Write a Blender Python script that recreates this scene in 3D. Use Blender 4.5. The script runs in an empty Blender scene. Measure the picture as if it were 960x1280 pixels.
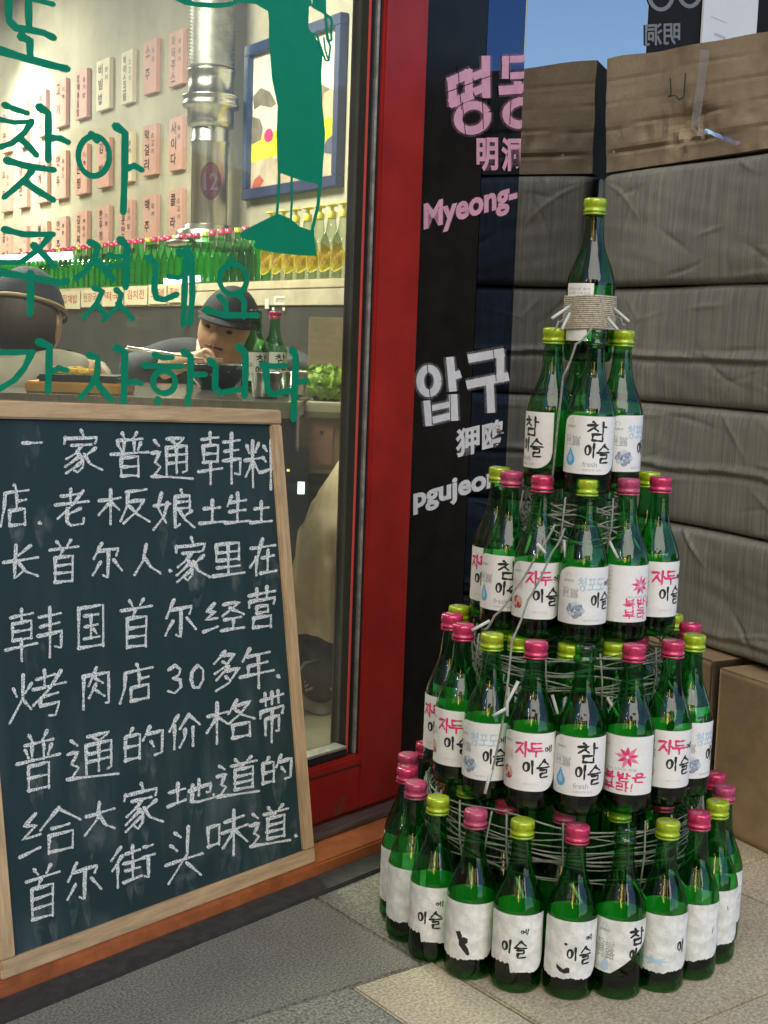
import bpy, bmesh, math, random
from mathutils import Vector, Matrix, noise
R_=math.radians; rnd=random.Random(7)
sc=bpy.context.scene; col=sc.collection
# ---------------------------------------------------------------- camera
F=1700.0; H=.764; PITCH=R_(7.2); ROLL=R_(2.0)
fwd=Vector((0,math.cos(PITCH),-math.sin(PITCH))); r0=Vector((1,0,0)); u0=r0.cross(fwd)
rgt=r0*math.cos(ROLL)+u0*math.sin(ROLL); upv=u0*math.cos(ROLL)-r0*math.sin(ROLL)
CAM=Vector((0,0,H))
cd=bpy.data.cameras.new('camera'); cam=bpy.data.objects.new('camera',cd); col.objects.link(cam)
M=Matrix((rgt,upv,-fwd)).transposed().to_4x4(); M.translation=CAM; cam.matrix_world=M
cd.sensor_fit='VERTICAL'; cd.sensor_height=36; cd.lens=F/1280*36; cd.clip_start=.02; cd.clip_end=500
sc.camera=cam
# ---------------------------------------------------------------- light
w=bpy.data.worlds.new('World'); sc.world=w; w.use_nodes=True
nt=w.node_tree; sky=nt.nodes.new('ShaderNodeTexSky'); sky.sky_type='NISHITA'; sky.sun_disc=False
SUN_EL=R_(38); SUN_AZ=R_(172)      # azimuth clockwise from +Y
sky.sun_elevation=SUN_EL; sky.sun_rotation=SUN_AZ; sky.air_density=1.0; sky.dust_density=.2; sky.ozone_density=4.0
bg=nt.nodes['Background']; bg.inputs[1].default_value=.105; nt.links.new(sky.outputs[0],bg.inputs[0])
sl=bpy.data.lights.new('sun','SUN'); so=bpy.data.objects.new('sun',sl); col.objects.link(so)
sl.energy=1.4; sl.angle=R_(55); sl.color=(1,.88,.70)
sd=Vector((math.sin(SUN_AZ)*math.cos(SUN_EL),math.cos(SUN_AZ)*math.cos(SUN_EL),math.sin(SUN_EL)))
so.rotation_euler=sd.to_track_quat('Z','Y').to_euler(); so.location=sd*30
vs=sc.view_settings; vs.view_transform='Standard'; vs.look='None'; vs.exposure=1.0; vs.gamma=1
cy=sc.cycles; cy.max_bounces=14; cy.transparent_max_bounces=64; cy.glossy_bounces=6; cy.transmission_bounces=8
cy.use_denoising=True; cy.caustics_reflective=False; cy.caustics_refractive=False
# ---------------------------------------------------------------- projection helpers (a ray of the calibrated view met with real planes)
def ray(x,y): return fwd+rgt*((x-480)/F)-upv*((y-640)/F)
def at(x,y,Y): d=ray(x,y); return CAM+d*(Y/d.y)
def atz(x,y,z): d=ray(x,y); return CAM+d*((z-H)/d.z)
def hit(x,y,p0,n): d=ray(x,y); return CAM+d*((p0-CAM).dot(n)/d.dot(n))
A=R_(49); D=Vector((math.cos(A),math.sin(A),0)); N=Vector((math.sin(A),-math.cos(A),0)); P0=Vector((.018,2.033,0))
def fp(s,n,z=0): return P0+D*s+N*n+Vector((0,0,z))
def fac(x,y,n):
    p=hit(x,y,P0+N*n,N); return ((p-P0).dot(D),p.z)
BPT=Vector((.379,2.571,0)); B=R_(28); BD=Vector((math.sin(B),-math.cos(B),0)); BN=Vector((-math.cos(B),-math.sin(B),0))
W0=Vector((-.159,5.0,0)); WD=Vector((-.536,.844,0)).normalized(); WN=Vector((-.844,-.536,0)).normalized()
def wl(x,y,off=0):
    p=hit(x,y,W0+WN*off,WN); return ((p-W0).dot(WD),p.z)
# ---------------------------------------------------------------- materials
def mat(name,c,rough=.55,metal=0,var=0,vs_=30,vc=None,bump=0,bs=200,stretch=None,spec=.5,coat=0,detail=4,alpha=None,emit=None,es=1,big=0,bigs=3):
    m=bpy.data.materials.new(name); m.use_nodes=True; t=m.node_tree; b=t.nodes['Principled BSDF']
    b.inputs['Base Color'].default_value=(*c,1); b.inputs['Roughness'].default_value=rough; b.inputs['Metallic'].default_value=metal
    b.inputs['Specular IOR Level'].default_value=spec; b.inputs['Coat Weight'].default_value=coat; b.inputs['Coat Roughness'].default_value=.08
    tc=t.nodes.new('ShaderNodeTexCoord'); src=tc.outputs['Object']
    if stretch:
        mp=t.nodes.new('ShaderNodeMapping'); mp.inputs['Scale'].default_value=stretch; t.links.new(src,mp.inputs[0]); src=mp.outputs[0]
    if var or big:
        last=None
        for amt,sc_,cc in ((var,vs_,vc),(big,bigs,None)):
            if not amt: continue
            n=t.nodes.new('ShaderNodeTexNoise'); n.inputs['Scale'].default_value=sc_; n.inputs['Detail'].default_value=detail; n.inputs['Roughness'].default_value=.6; t.links.new(src,n.inputs[0])
            rp=t.nodes.new('ShaderNodeValToRGB'); rp.color_ramp.elements[0].position=.35; rp.color_ramp.elements[1].position=.65; t.links.new(n.outputs[0],rp.inputs[0])
            mx=t.nodes.new('ShaderNodeMix'); mx.data_type='RGBA'; mx.blend_type='MIX'; t.links.new(rp.outputs[0],mx.inputs[0])
            lo=cc or tuple(v*(1-amt) for v in c)
            if last is None: 
                mx.inputs[6].default_value=(*lo,1); mx.inputs[7].default_value=(*tuple(min(1,v*(1+amt*.35)) for v in c),1)
            else:
                mx.blend_type='MULTIPLY'; mx.inputs[0].default_value=1
                r2=t.nodes.new('ShaderNodeMapRange'); r2.inputs[3].default_value=1-amt; r2.inputs[4].default_value=1; t.links.new(rp.outputs[0],r2.inputs[0])
                for l in list(mx.inputs[0].links): t.links.remove(l)
                mx.inputs[0].default_value=1; t.links.new(last,mx.inputs[6]); t.links.new(r2.outputs[0],mx.inputs[7])
            last=mx.outputs[2]
        t.links.new(last,b.inputs['Base Color'])
    if bump:
        n=t.nodes.new('ShaderNodeTexNoise'); n.inputs['Scale'].default_value=bs; n.inputs['Detail'].default_value=5; t.links.new(src,n.inputs[0])
        bp=t.nodes.new('ShaderNodeBump'); bp.inputs['Strength'].default_value=bump; bp.inputs['Distance'].default_value=.002; t.links.new(n.outputs[0],bp.inputs['Height']); t.links.new(bp.outputs[0],b.inputs['Normal'])
    if emit: b.inputs['Emission Color'].default_value=(*emit,1); b.inputs['Emission Strength'].default_value=es
    if alpha is not None: b.inputs['Alpha'].default_value=alpha
    return m
def alpha_noise(m,scale,lo,hi,amin=0,amax=1):
    t=m.node_tree; b=t.nodes['Principled BSDF']; tc=t.nodes.new('ShaderNodeTexCoord'); n=t.nodes.new('ShaderNodeTexNoise'); n.inputs['Scale'].default_value=scale; n.inputs['Detail'].default_value=3
    t.links.new(tc.outputs['Object'],n.inputs[0]); r=t.nodes.new('ShaderNodeMapRange'); r.inputs[1].default_value=lo; r.inputs[2].default_value=hi; r.inputs[3].default_value=amin; r.inputs[4].default_value=amax
    t.links.new(n.outputs[0],r.inputs[0]); t.links.new(r.outputs[0],b.inputs['Alpha']); return m
def glassmat(name,tint,rough=.0,ior=1.5,power=4.0,bump=0,bs=60):
    m=bpy.data.materials.new(name); m.use_nodes=True; t=m.node_tree; t.nodes.remove(t.nodes['Principled BSDF'])
    out=t.nodes['Material Output']; g=t.nodes.new('ShaderNodeBsdfGlossy'); g.inputs['Roughness'].default_value=rough; tr=t.nodes.new('ShaderNodeBsdfTransparent')
    mx=t.nodes.new('ShaderNodeMixShader'); f0=((ior-1)/(ior+1))**2
    geo=t.nodes.new('ShaderNodeNewGeometry'); dot=t.nodes.new('ShaderNodeVectorMath'); dot.operation='DOT_PRODUCT'
    t.links.new(geo.outputs['Incoming'],dot.inputs[0]); t.links.new(geo.outputs['Normal'],dot.inputs[1])
    ab=t.nodes.new('ShaderNodeMath'); ab.operation='ABSOLUTE'; t.links.new(dot.outputs['Value'],ab.inputs[0])
    mxx=t.nodes.new('ShaderNodeMath'); mxx.operation='MAXIMUM'; mxx.inputs[1].default_value=1/power; t.links.new(ab.outputs[0],mxx.inputs[0])
    inv=t.nodes.new('ShaderNodeMath'); inv.operation='DIVIDE'; inv.inputs[0].default_value=1; t.links.new(mxx.outputs[0],inv.inputs[1])
    cmb=t.nodes.new('ShaderNodeCombineColor')
    for i in range(3):   # absorption along the path through the wall of the glass
        p=t.nodes.new('ShaderNodeMath'); p.operation='POWER'; p.inputs[0].default_value=tint[i]; t.links.new(inv.outputs[0],p.inputs[1]); t.links.new(p.outputs[0],cmb.inputs[i])
    t.links.new(cmb.outputs[0],tr.inputs[0])
    if bump:
        tc=t.nodes.new('ShaderNodeTexCoord'); n=t.nodes.new('ShaderNodeTexNoise'); n.inputs['Scale'].default_value=bs; n.inputs['Detail'].default_value=2; t.links.new(tc.outputs['Object'],n.inputs[0])
        bp=t.nodes.new('ShaderNodeBump'); bp.inputs['Strength'].default_value=bump; bp.inputs['Distance'].default_value=.003; t.links.new(n.outputs[0],bp.inputs['Height']); t.links.new(bp.outputs[0],g.inputs['Normal'])
    om=t.nodes.new('ShaderNodeMath'); om.operation='SUBTRACT'; om.inputs[0].default_value=1; t.links.new(ab.outputs[0],om.inputs[1])
    pw=t.nodes.new('ShaderNodeMath'); pw.operation='POWER'; pw.inputs[1].default_value=5; t.links.new(om.outputs[0],pw.inputs[0])
    fr=t.nodes.new('ShaderNodeMath'); fr.operation='MULTIPLY_ADD'; fr.inputs[1].default_value=1-f0; fr.inputs[2].default_value=f0; t.links.new(pw.outputs[0],fr.inputs[0])
    t.links.new(fr.outputs[0],mx.inputs[0]); t.links.new(tr.outputs[0],mx.inputs[1]); t.links.new(g.outputs[0],mx.inputs[2]); t.links.new(mx.outputs[0],out.inputs[0])
    return m
MT={}
MT['green_glass']=glassmat('green_glass',(.33,.77,.40),.025,1.64,2.8,.22,60)
MT['clear_glass']=glassmat('clear_glass',(.9,.94,.9),.02,1.5,3)
MT['pane_glass']=glassmat('pane_glass',(.86,.9,.87),.0,1.55,3)
_t=MT['pane_glass'].node_tree; _o=_t.nodes['Material Output']; _s=_o.inputs[0].links[0].from_socket; _d=_t.nodes.new('ShaderNodeBsdfDiffuse'); _d.inputs[0].default_value=(.6,.6,.58,1)  # dirt film on the pane that also paints in the haze of reflections
_m=_t.nodes.new('ShaderNodeMixShader'); _c=_t.nodes.new('ShaderNodeTexCoord'); _n=_t.nodes.new('ShaderNodeTexNoise'); _n.inputs['Scale'].default_value=3.5; _n.inputs['Detail'].default_value=7; _t.links.new(_c.outputs['Object'],_n.inputs[0])
_r=_t.nodes.new('ShaderNodeMapRange'); _r.inputs[1].default_value=.35; _r.inputs[2].default_value=.7; _r.inputs[3].default_value=.015; _r.inputs[4].default_value=.07; _t.links.new(_n.outputs[0],_r.inputs[0])
_t.links.new(_r.outputs[0],_m.inputs[0]); _t.links.new(_s,_m.inputs[1]); _t.links.new(_d.outputs[0],_m.inputs[2]); _t.links.new(_m.outputs[0],_o.inputs[0])
MT['cap_pink']=mat('pink_cap_metal',(.62,.035,.13),.3,.25,.35,160,bump=.15,bs=300,coat=.4)
MT['cap_pink_faded']=mat('faded_pink_cap_metal',(.5,.07,.16),.42,.2,.4,160,bump=.2,bs=300,coat=.1)
MT['cap_lime']=mat('lime_cap_metal',(.40,.52,.015),.3,.2,.3,160,bump=.15,bs=300,coat=.4)
MT['paper']=mat('label_paper',(.78,.77,.76),.55,var=.06,vs_=90)
MT['paper_worn']=mat('worn_label_paper',(.74,.74,.72),.75,var=.3,vs_=75,vc=(.58,.59,.565),bump=.5,bs=180,detail=6)
MT['ink_black']=mat('black_ink',(.015,.015,.017),.5)
MT['ink_grey']=mat('grey_ink',(.30,.31,.33),.5); MT['ink_pink']=mat('pink_ink',(.70,.035,.17),.5); MT['ink_lightpink']=mat('light_pink_ink',(.72,.2,.33),.5)
MT['ink_blue']=mat('blue_ink',(.08,.40,.72),.5); MT['ink_paleblue']=mat('pale_blue_ink',(.42,.58,.70),.5); MT['ink_plum']=mat('plum_ink',(.62,.05,.09),.5,var=.6,vs_=300)
MT['ink_purple']=mat('purple_ink',(.42,.05,.26),.5,var=.5,vs_=300); MT['ink_grape']=mat('slate_ink',(.32,.36,.46),.5,var=.5,vs_=300); MT['ink_cream']=mat('cream_ink',(.72,.52,.36),.5,var=.3,vs_=300)
MT['wood']=mat('pale_pine_wood',(.58,.40,.22),.55,var=.28,vs_=14,stretch=(9,9,1),bump=.25,bs=60,big=.25,bigs=1.2)
MT['wood_h']=mat('pale_pine_wood_rail',(.58,.40,.22),.55,var=.28,vs_=14,stretch=(1,9,9),bump=.25,bs=60,big=.25,bigs=1.2)
MT['steel']=mat('brushed_steel',(.52,.5,.46),.30,1,var=.15,vs_=8,stretch=(8,8,.6))
MT['orange']=mat('orange_stone',(.42,.125,.04),.55,var=.25,vs_=40,bump=.3,bs=120,big=.3,bigs=6)
MT['red']=mat('red_painted_steel',(.34,.018,.014),.38,0,var=.15,vs_=14,bump=.12,bs=60,coat=.0,spec=.3,big=.28,bigs=5)
MT['black']=mat('black_rubber',(.012,.012,.013),.5,var=.3,vs_=60)
MT['dark']=mat('dark_trim',(.03,.024,.02),.4,var=.2,vs_=20)
MT['silver']=mat('weathered_silver_strip',(.5,.48,.44),.4,.7,var=.35,vs_=60)
MT['redline']=mat('red_bead',(.5,.06,.05),.4)
MT['greenvinyl']=mat('green_vinyl',(.0,.215,.112),.45,spec=.3,var=.05,vs_=40)
MT['card']=mat('brown_cardboard',(.42,.30,.165),.75,var=.18,vs_=25,bump=.25,bs=150,big=.3,bigs=5)
MT['card_dark']=mat('aged_cardboard',(.52,.415,.275),.7,var=.10,vs_=60,bump=.3,bs=120,big=.35,bigs=7)
MT['cord']=mat('grey_cord',(.25,.26,.22),.7,var=.35,vs_=200,bump=.6,bs=500)
MT['cord_white']=mat('white_cord_tip',(.50,.50,.46),.6)
MT['twine']=mat('beige_twine',(.50,.44,.34),.8,var=.35,vs_=300,bump=.6,bs=600)
MT['skin']=mat('skin',(.56,.34,.23),.5,var=.12,vs_=40,bump=.2,bs=120); MT['hair']=mat('dark_hair',(.03,.02,.015),.6,bump=.6,bs=300,stretch=(1,1,.2))
def setmat(o,*ms):
    for m in ms: o.data.materials.append(MT[m] if isinstance(m,str) else m)
ordn=['first','second','third','fourth','fifth','sixth','seventh','eighth','ninth','tenth','eleventh','twelfth','thirteenth','fourteenth']
# ---------------------------------------------------------------- mesh builder
class MB:
    def __init__(s): s.v=[]; s.f=[]; s.m=[]; s.sm=[]
    def add(s,vs,fs,mi=0,smooth=False):
        k=len(s.v); s.v+= [tuple(v) for v in vs]; s.f+=[tuple(i+k for i in f) for f in fs]; s.m+=[mi]*len(fs); s.sm+=[smooth]*len(fs); return s
    def box(s,x0,x1,y0,y1,z0,z1,mi=0,bev=0):
        if x0>x1:x0,x1=x1,x0
        if y0>y1:y0,y1=y1,y0
        if z0>z1:z0,z1=z1,z0
        bev=min(bev,(x1-x0)*.45,(y1-y0)*.45,(z1-z0)*.45)
        bm=bmesh.new(); bmesh.ops.create_cube(bm,size=1)
        for v in bm.verts: v.co=Vector(((x0+x1)/2+v.co.x*(x1-x0),(y0+y1)/2+v.co.y*(y1-y0),(z0+z1)/2+v.co.z*(z1-z0)))
        if bev>0: bmesh.ops.bevel(bm,geom=bm.edges[:],offset=bev,segments=2,affect='EDGES')
        s.bm(bm,mi); return s
    def bm(s,bm,mi=0,smooth=False,fn=None):
        bm.verts.index_update(); s.add([fn(v.co) if fn else v.co for v in bm.verts],[[v.index for v in f.verts] for f in bm.faces],mi,smooth); bm.free()
    def lathe(s,prof,seg=32,mi=0,cx=0,cy=0,smooth=True,a0=0,a1=2*math.pi):
        vs=[];fs=[];n=len(prof)
        for i in range(seg):
            a=2*math.pi*i/seg
            for r,z in prof: vs.append((cx+r*math.cos(a),cy+r*math.sin(a),z))
        for i in range(seg):
            j=(i+1)%seg
            for k in range(n-1): fs.append((i*n+k,j*n+k,j*n+k+1,i*n+k+1))
        return s.add(vs,fs,mi,smooth)
    def tube(s,pts,r,seg=6,mi=0,closed=False,smooth=True,flat=1):
        pts=[Vector(p) for p in pts]; n=len(pts); vs=[];fs=[]; up=Vector((0,0,1))
        rr=r if isinstance(r,(list,tuple)) else [r]*n; px=None
        for i,p in enumerate(pts):
            a=pts[(i-1)%n] if (closed or i>0) else p; b=pts[(i+1)%n] if (closed or i<n-1) else p
            t=(b-a); t=t.normalized() if t.length>1e-9 else Vector((0,0,1))
            if px is None: x=t.cross(up if abs(t.z)<.9 else Vector((1,0,0))).normalized()
            else: x=(px-t*px.dot(t)).normalized()
            px=x; y=t.cross(x)
            for k in range(seg):
                an=2*math.pi*k/seg; vs.append(p+(x*math.cos(an)+y*math.sin(an)*flat)*rr[i])
        m=n if closed else n-1
        for i in range(m):
            j=(i+1)%n
            for k in range(seg): fs.append((i*seg+k,i*seg+(k+1)%seg,j*seg+(k+1)%seg,j*seg+k))
        if not closed: fs.append(tuple(range(seg))[::-1]); fs.append(tuple((n-1)*seg+k for k in range(seg)))
        return s.add(vs,fs,mi,smooth)
    def ball(s,c,rad,mi=0,u=16,v=10,rot=None,fn=None):
        bm=bmesh.new(); bmesh.ops.create_uvsphere(bm,u_segments=u,v_segments=v,radius=1)
        for q in bm.verts:
            p=Vector((q.co.x*rad[0],q.co.y*rad[1],q.co.z*rad[2]))
            if fn: p=fn(p)
            if rot: p=rot@p
            q.co=p+Vector(c)
        s.bm(bm,mi,True); return s
    def xf(s,Mx): s.v=[tuple(Mx@Vector(v)) for v in s.v]; return s
    def mesh(s,name,ms):
        me=bpy.data.meshes.new(name); me.from_pydata(s.v,[],s.f)
        for m in ms: me.materials.append(MT[m] if isinstance(m,str) else m)
        for p,mi,sm in zip(me.polygons,s.m,s.sm): p.material_index=mi; p.use_smooth=sm
        me.update(); return me
    def build(s,name,ms,parent=None,loc=None,rz=0):
        if isinstance(ms,(str,bpy.types.Material)): ms=[ms]
        o=bpy.data.objects.new(name,s.mesh(name,ms)); col.objects.link(o)
        if parent: o.parent=parent
        if loc is not None: o.location=loc
        o.rotation_euler.z=rz; return o
def put(name,me,parent=None):
    o=bpy.data.objects.new(name,me); col.objects.link(o); o.parent=parent; return o
def thing(name,label,cat,loc=(0,0,0),rz=0,group=None,o=None):
    if o is None: o=bpy.data.objects.new(name,None); o.empty_display_size=.05; col.objects.link(o); o.location=loc; o.rotation_euler.z=rz
    o['label']=label; o['category']=cat
    if group: o['group']=group
    return o
def struct(o): o['kind']='structure'; return o
# 2-D drawing: ribbons and font glyphs, mapped by a function (x,y,layer)->3-D
def ribbon(mb,pts,wd,fn,mi=0,layer=0,jit=0,taper=None,sub=3,square=False,caps=True):
    P=[Vector((p[0],p[1])) for p in pts]
    if len(P)<2: return
    Q=[]
    for i in range(len(P)-1):
        for k in range(sub): Q.append(P[i].lerp(P[i+1],k/sub))
    Q.append(P[-1]); n=len(Q); L=[];Rr=[]
    for i,q in enumerate(Q):
        a=Q[max(i-1,0)]; b=Q[min(i+1,n-1)]; t=(b-a)
        if t.length<1e-9: t=Vector((1,0))
        t.normalize(); nn=Vector((-t.y,t.x)); f=i/(n-1)
        ww=(taper(f) if taper else 1)*wd/2
        L.append(q+nn*ww*(1+rnd.uniform(-jit,jit))); Rr.append(q-nn*ww*(1+rnd.uniform(-jit,jit)))
    t0=(Q[0]-Q[1]).normalized(); t1=(Q[-1]-Q[-2]).normalized()
    outl=list(L)
    if not square and caps:
        h=(L[-1]-Rr[-1]).length/2; outl_end=[Q[-1]+t1*h*.9+ (L[-1]-Q[-1])*.45, Q[-1]+t1*h*.9+(Rr[-1]-Q[-1])*.45]
        h0=(L[0]-Rr[0]).length/2; outl_st=[Q[0]+t0*h0*.9+(Rr[0]-Q[0])*.45, Q[0]+t0*h0*.9+(L[0]-Q[0])*.45]
    else: outl_end=[];outl_st=[]
    vs=[fn(p.x,p.y,layer) for p in L]+[fn(p.x,p.y,layer) for p in Rr]
    fs=[(i,i+1,n+i+1,n+i) for i in range(n-1)]
    if outl_end:
        k=len(vs); vs+=[fn(p.x,p.y,layer) for p in outl_end]; fs.append((n-1,k,k+1,2*n-1))
        k=len(vs); vs+=[fn(p.x,p.y,layer) for p in outl_st]; fs.append((n,k,k+1,0))
    mb.add(vs,fs,mi)
def ell(cx,cy,rx,ry,n=18,a0=0,rot=0):
    o=[]
    for i in range(n+1):
        a=a0+2*math.pi*i/n; x=rx*math.cos(a); y=ry*math.sin(a); o.append((cx+x*math.cos(rot)-y*math.sin(rot),cy+x*math.sin(rot)+y*math.cos(rot)))
    return o
def strokes(txt):
    out=[]
    for s in txt.split(';'):
        s=s.strip()
        if not s: continue
        if s[0]=='o':
            a=[float(v) for v in s[1:].split()]; out.append(ell(a[0],a[1],a[2],a[3],12,-1.4))
        else: out.append([tuple(float(v) for v in q.split()) for q in s.split(',')])
    return out
def blob(mb,pts,fn,mi=0,layer=0):
    if getattr(fn,'__name__','')!='cyl': mb.add([fn(p[0],p[1],layer) for p in pts],[tuple(range(len(pts)))],mi); return
    cx=sum(p[0] for p in pts)/len(pts); cy_=sum(p[1] for p in pts)/len(pts); n=len(pts); K_=4; vs=[fn(cx,cy_,layer)]; fs=[]   # rings, so that it follows the curved glass
    for k in range(1,K_+1): vs+=[fn(cx+(p[0]-cx)*k/K_,cy_+(p[1]-cy_)*k/K_,layer) for p in pts]
    for i in range(n):
        j=(i+1)%n; fs.append((0,1+i,1+j))
        for k in range(K_-1): fs.append((1+k*n+i,1+(k+1)*n+i,1+(k+1)*n+j,1+k*n+j))
    mb.add(vs,fs,mi)
LAY=[0]
def nl(): LAY[0]+=1; return LAY[0]
def glyph(mb,ch,x0,y0,x1,y1,wd,fn,mi=0,table=None,slope=0,jit=0,taper=None,layer=None,base=0):
    """one handwritten character fitted in the box; slope lifts the right side"""
    for st in strokes(table[ch]):
        pts=[(x0+(x1-x0)*p[0]/100, y0+(y1-y0)*p[1]/100-slope*((x1-x0)*(p[0]-50)/100)) for p in st]
        if len(pts)<12 and jit: pts=[(p[0]+rnd.uniform(-.5,.5),p[1]+rnd.uniform(-.5,.5)) for p in pts]
        ribbon(mb,pts,wd,fn,mi,base+(nl()%60 if layer is None else layer),jit=jit,taper=taper,sub=1 if len(pts)>10 else 4)
_fc={}
def font2d(body,off=0.0,res=3):
    k=(body,off,res)
    if k not in _fc:
        cu=bpy.data.curves.new('t','FONT'); cu.body=body; cu.resolution_u=res; cu.offset=off
        o=bpy.data.objects.new('t',cu); col.objects.link(o); me=o.to_mesh()
        vs=[(v.co.x,v.co.y) for v in me.vertices]; fs=[tuple(p.vertices) for p in me.polygons]
        o.to_mesh_clear(); bpy.data.objects.remove(o); bpy.data.curves.remove(cu)
        x0=min(v[0] for v in vs); x1=max(v[0] for v in vs); y0=min(v[1] for v in vs); y1=max(v[1] for v in vs)
        _fc[k]=([((v[0]-x0)/(x1-x0),1-(v[1]-y0)/(y1-y0)) for v in vs],fs)
    return _fc[k]
def ftext(mb,body,box,fn,mi=0,slope=0,off=0.0,layer=0,grow=0,mirror=False,clip=None,lean=0):
    """font text into pixel box (x0,y0,x1,y1) (y down)"""
    vs,fs=font2d(body,off); x0,y0,x1,y1=box; x0-=grow;x1+=grow;y0-=grow;y1+=grow
    out=[]
    for u,v in vs:
        if mirror: u=1-u
        x=x0+(x1-x0)*u+lean*(.5-v); y=y0+(y1-y0)*v-slope*(x-x0)
        out.append((x,y))
    if clip: out=[(min(max(x,clip[0]),clip[1]),y) for x,y in out]
    mb.add([fn(x,y,layer) for x,y in out],fs,mi)
# ---------------------------------------------------------------- the ground
gm=mat('paving_ground',(.16,.155,.14),.8,var=.3,vs_=60)
g=MB().add([(-40,-40,0),(40,-40,0),(40,40,0),(-40,40,0)],[(0,1,2,3)]).build('ground',gm); struct(g); g.location.z=-.03
pv=struct(bpy.data.objects.new('pavement',None)); col.objects.link(pv)
TA=A-R_(12); pv.location=P0; pv.rotation_euler.z=TA
def slabmat(name,c,c2,sp):
    m=mat(name,c,.75,var=.32,vs_=sp,vc=c2,bump=.14,bs=520,detail=3,big=.22,bigs=3.5); return m
grey1=slabmat('grey_granite',(.27,.26,.215),(.085,.08,.065),330); grey2=slabmat('grey_granite_rough',(.34,.325,.27),(.10,.095,.08),270)
beige=slabmat('beige_granite',(.56,.49,.345),(.31,.26,.17),260); beige2=slabmat('beige_granite_pale',(.60,.525,.38),(.32,.27,.18),260)
def slab(s0,s1,n0,n1,m,dz=0):
    g_=.0016; MB().box(s0+g_,s1-g_,-n1+g_,-n0-g_,-.03,dz,0,.0022).build('paving_slab',m,pv)
slab(-.80,-.22,-.15,.375,grey1,.0); slab(-.22,.06,-.15,.375,grey1,-.0012); slab(-.80,-.33,.375,.66,grey2,.0006)
slab(-1.4,-.80,-.15,.375,grey1); slab(-1.4,-.80,.375,.66,grey2)
slab(-.33,-.205,.375,.66,beige2,.0); slab(-.205,.30,.375,.66,beige,.0008); slab(.06,.56,-.45,.375,beige,0); slab(.30,.9,.375,.66,beige2,-.0008); slab(.56,1.2,-.65,.375,beige2)
for r in range(4):
    for c in range(5):
        slab(-1.5+c*.6+(r%2)*.3,-.9+c*.6+(r%2)*.3,.66+r*.3,.96+r*.3,[grey2,beige,beige2][(r*2+c)%3],rnd.uniform(-.001,.001))
# threshold and sill in the line of the shop front
FR=lambda s,n,z=0: fp(s,n,z)
def facbox(mb,s0,s1,n0,n1,z0,z1,mi=0,bev=0): return mb.box(s0,s1,-n1,-n0,z0,z1,mi,bev)
o=struct(facbox(MB(),-2.6,.36,.0405,.088,-.02,.004,0,.002).build('kerb_strip',mat('dark_kerb_stone',(.035,.033,.031),.7,var=.4,vs_=60,bump=.5,bs=150),None,P0,A))
o=struct(facbox(MB(),-2.6,.36,-.10,.040,-.03,.02,0,.003).build('threshold_step','orange',None,P0,A))
sill=mat('worn_aluminium_sill',(.16,.13,.125),.45,.5,var=.4,vs_=30,bump=.3,bs=90,stretch=(.4,6,6))
o=struct(facbox(MB(),-2.6,.115,-.047,-.017,.0205,.030,0,.002).build('sill_track',sill,None,P0,A))
# ---------------------------------------------------------------- shop room
room=[fp(1.50,-.10),fp(-2.6,-.10),Vector((-6.2,4.1,0)),Vector((-3.9,10.9,0))]
fl=mat('interior_floor',(.42,.38,.28),.4,var=.2,vs_=8,bump=.1,bs=40)
struct(MB().add([(p.x,p.y,.004) for p in room],[(0,1,2,3)]).build('interior_floor',fl))
plaster=mat('warm_plaster',(.55,.50,.40),.8,var=.18,vs_=3,bump=.35,bs=14,big=.25,bigs=1.4)
struct(MB().add([(p.x,p.y,2.9) for p in room],[(3,2,1,0)]).build('ceiling',mat('dark_ceiling',(.12,.11,.1),.8)))
wa=MB(); q=W0-WD*2.2; q2=W0+WD*8.5
wa.add([(q.x,q.y,0),(q2.x,q2.y,0),(q2.x,q2.y,2.9),(q.x,q.y,2.9)],[(0,1,2,3)])
struct(wa.build('interior_wall',plaster))
w2=MB()
for a_,b_ in ((room[1],room[2]),(room[2],room[3])): w2.add([(a_.x,a_.y,0),(b_.x,b_.y,0),(b_.x,b_.y,2.9),(a_.x,a_.y,2.9)],[(0,1,2,3)])
struct(w2.build('rear_wall',mat('rear_wall',(.3,.26,.2),.8,var=.2,vs_=3)))
# lamps of the shop (lit)
def ceil_lamp(x,y,z,sz,e,c,label,rz=0):
    t=thing('ceiling_lamp',label,'lamp',(x,y,z),rz)
    MB().box(-sz/2-.02,sz/2+.02,-.1,.1,0,.05,0,.01).build('housing',mat('lamp_housing',(.5,.5,.5),.4),t)
    MB().box(-sz/2,sz/2,-.08,.08,-.012,-.001,0,.003).build('diffuser',mat('lit_diffuser',(.9,.9,.9),.5,emit=c,es=e/12),t)
    l=bpy.data.lights.new('ceiling_light','AREA'); l.shape='RECTANGLE'; l.size=sz; l.size_y=.2; l.energy=e; l.color=c
    lo=bpy.data.objects.new('ceiling_light',l); col.objects.link(lo); lo.location=(x,y,z-.03); lo.rotation_euler.z=rz
ceil_lamp(-1.6,4.3,2.7,1.2,118,(1,.91,.74),'long ceiling lamp over the tables inside the shop')
ceil_lamp(-.62,2.45,2.3,.9,24,(1,.90,.72),'unseen lamp added inside the shop window to light the diners',A)  # out of view, added to brighten the diners' faces from the front
ceil_lamp(-3.1,7.4,2.7,1.2,70,(1,.92,.76),'long ceiling lamp at the far end of the room inside the shop')
p=W0+WD*3.6+WN*.55
t=thing('spotlight','small round spotlight aimed at the pink menu cards on the plaster wall','lamp',(p.x,p.y,2.45))
MB().lathe([(0,.12),(.05,.12),(.055,.02),(.06,0),(.05,0),(.045,.03),(0,.035)],20).build('housing','dark',t)
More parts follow.
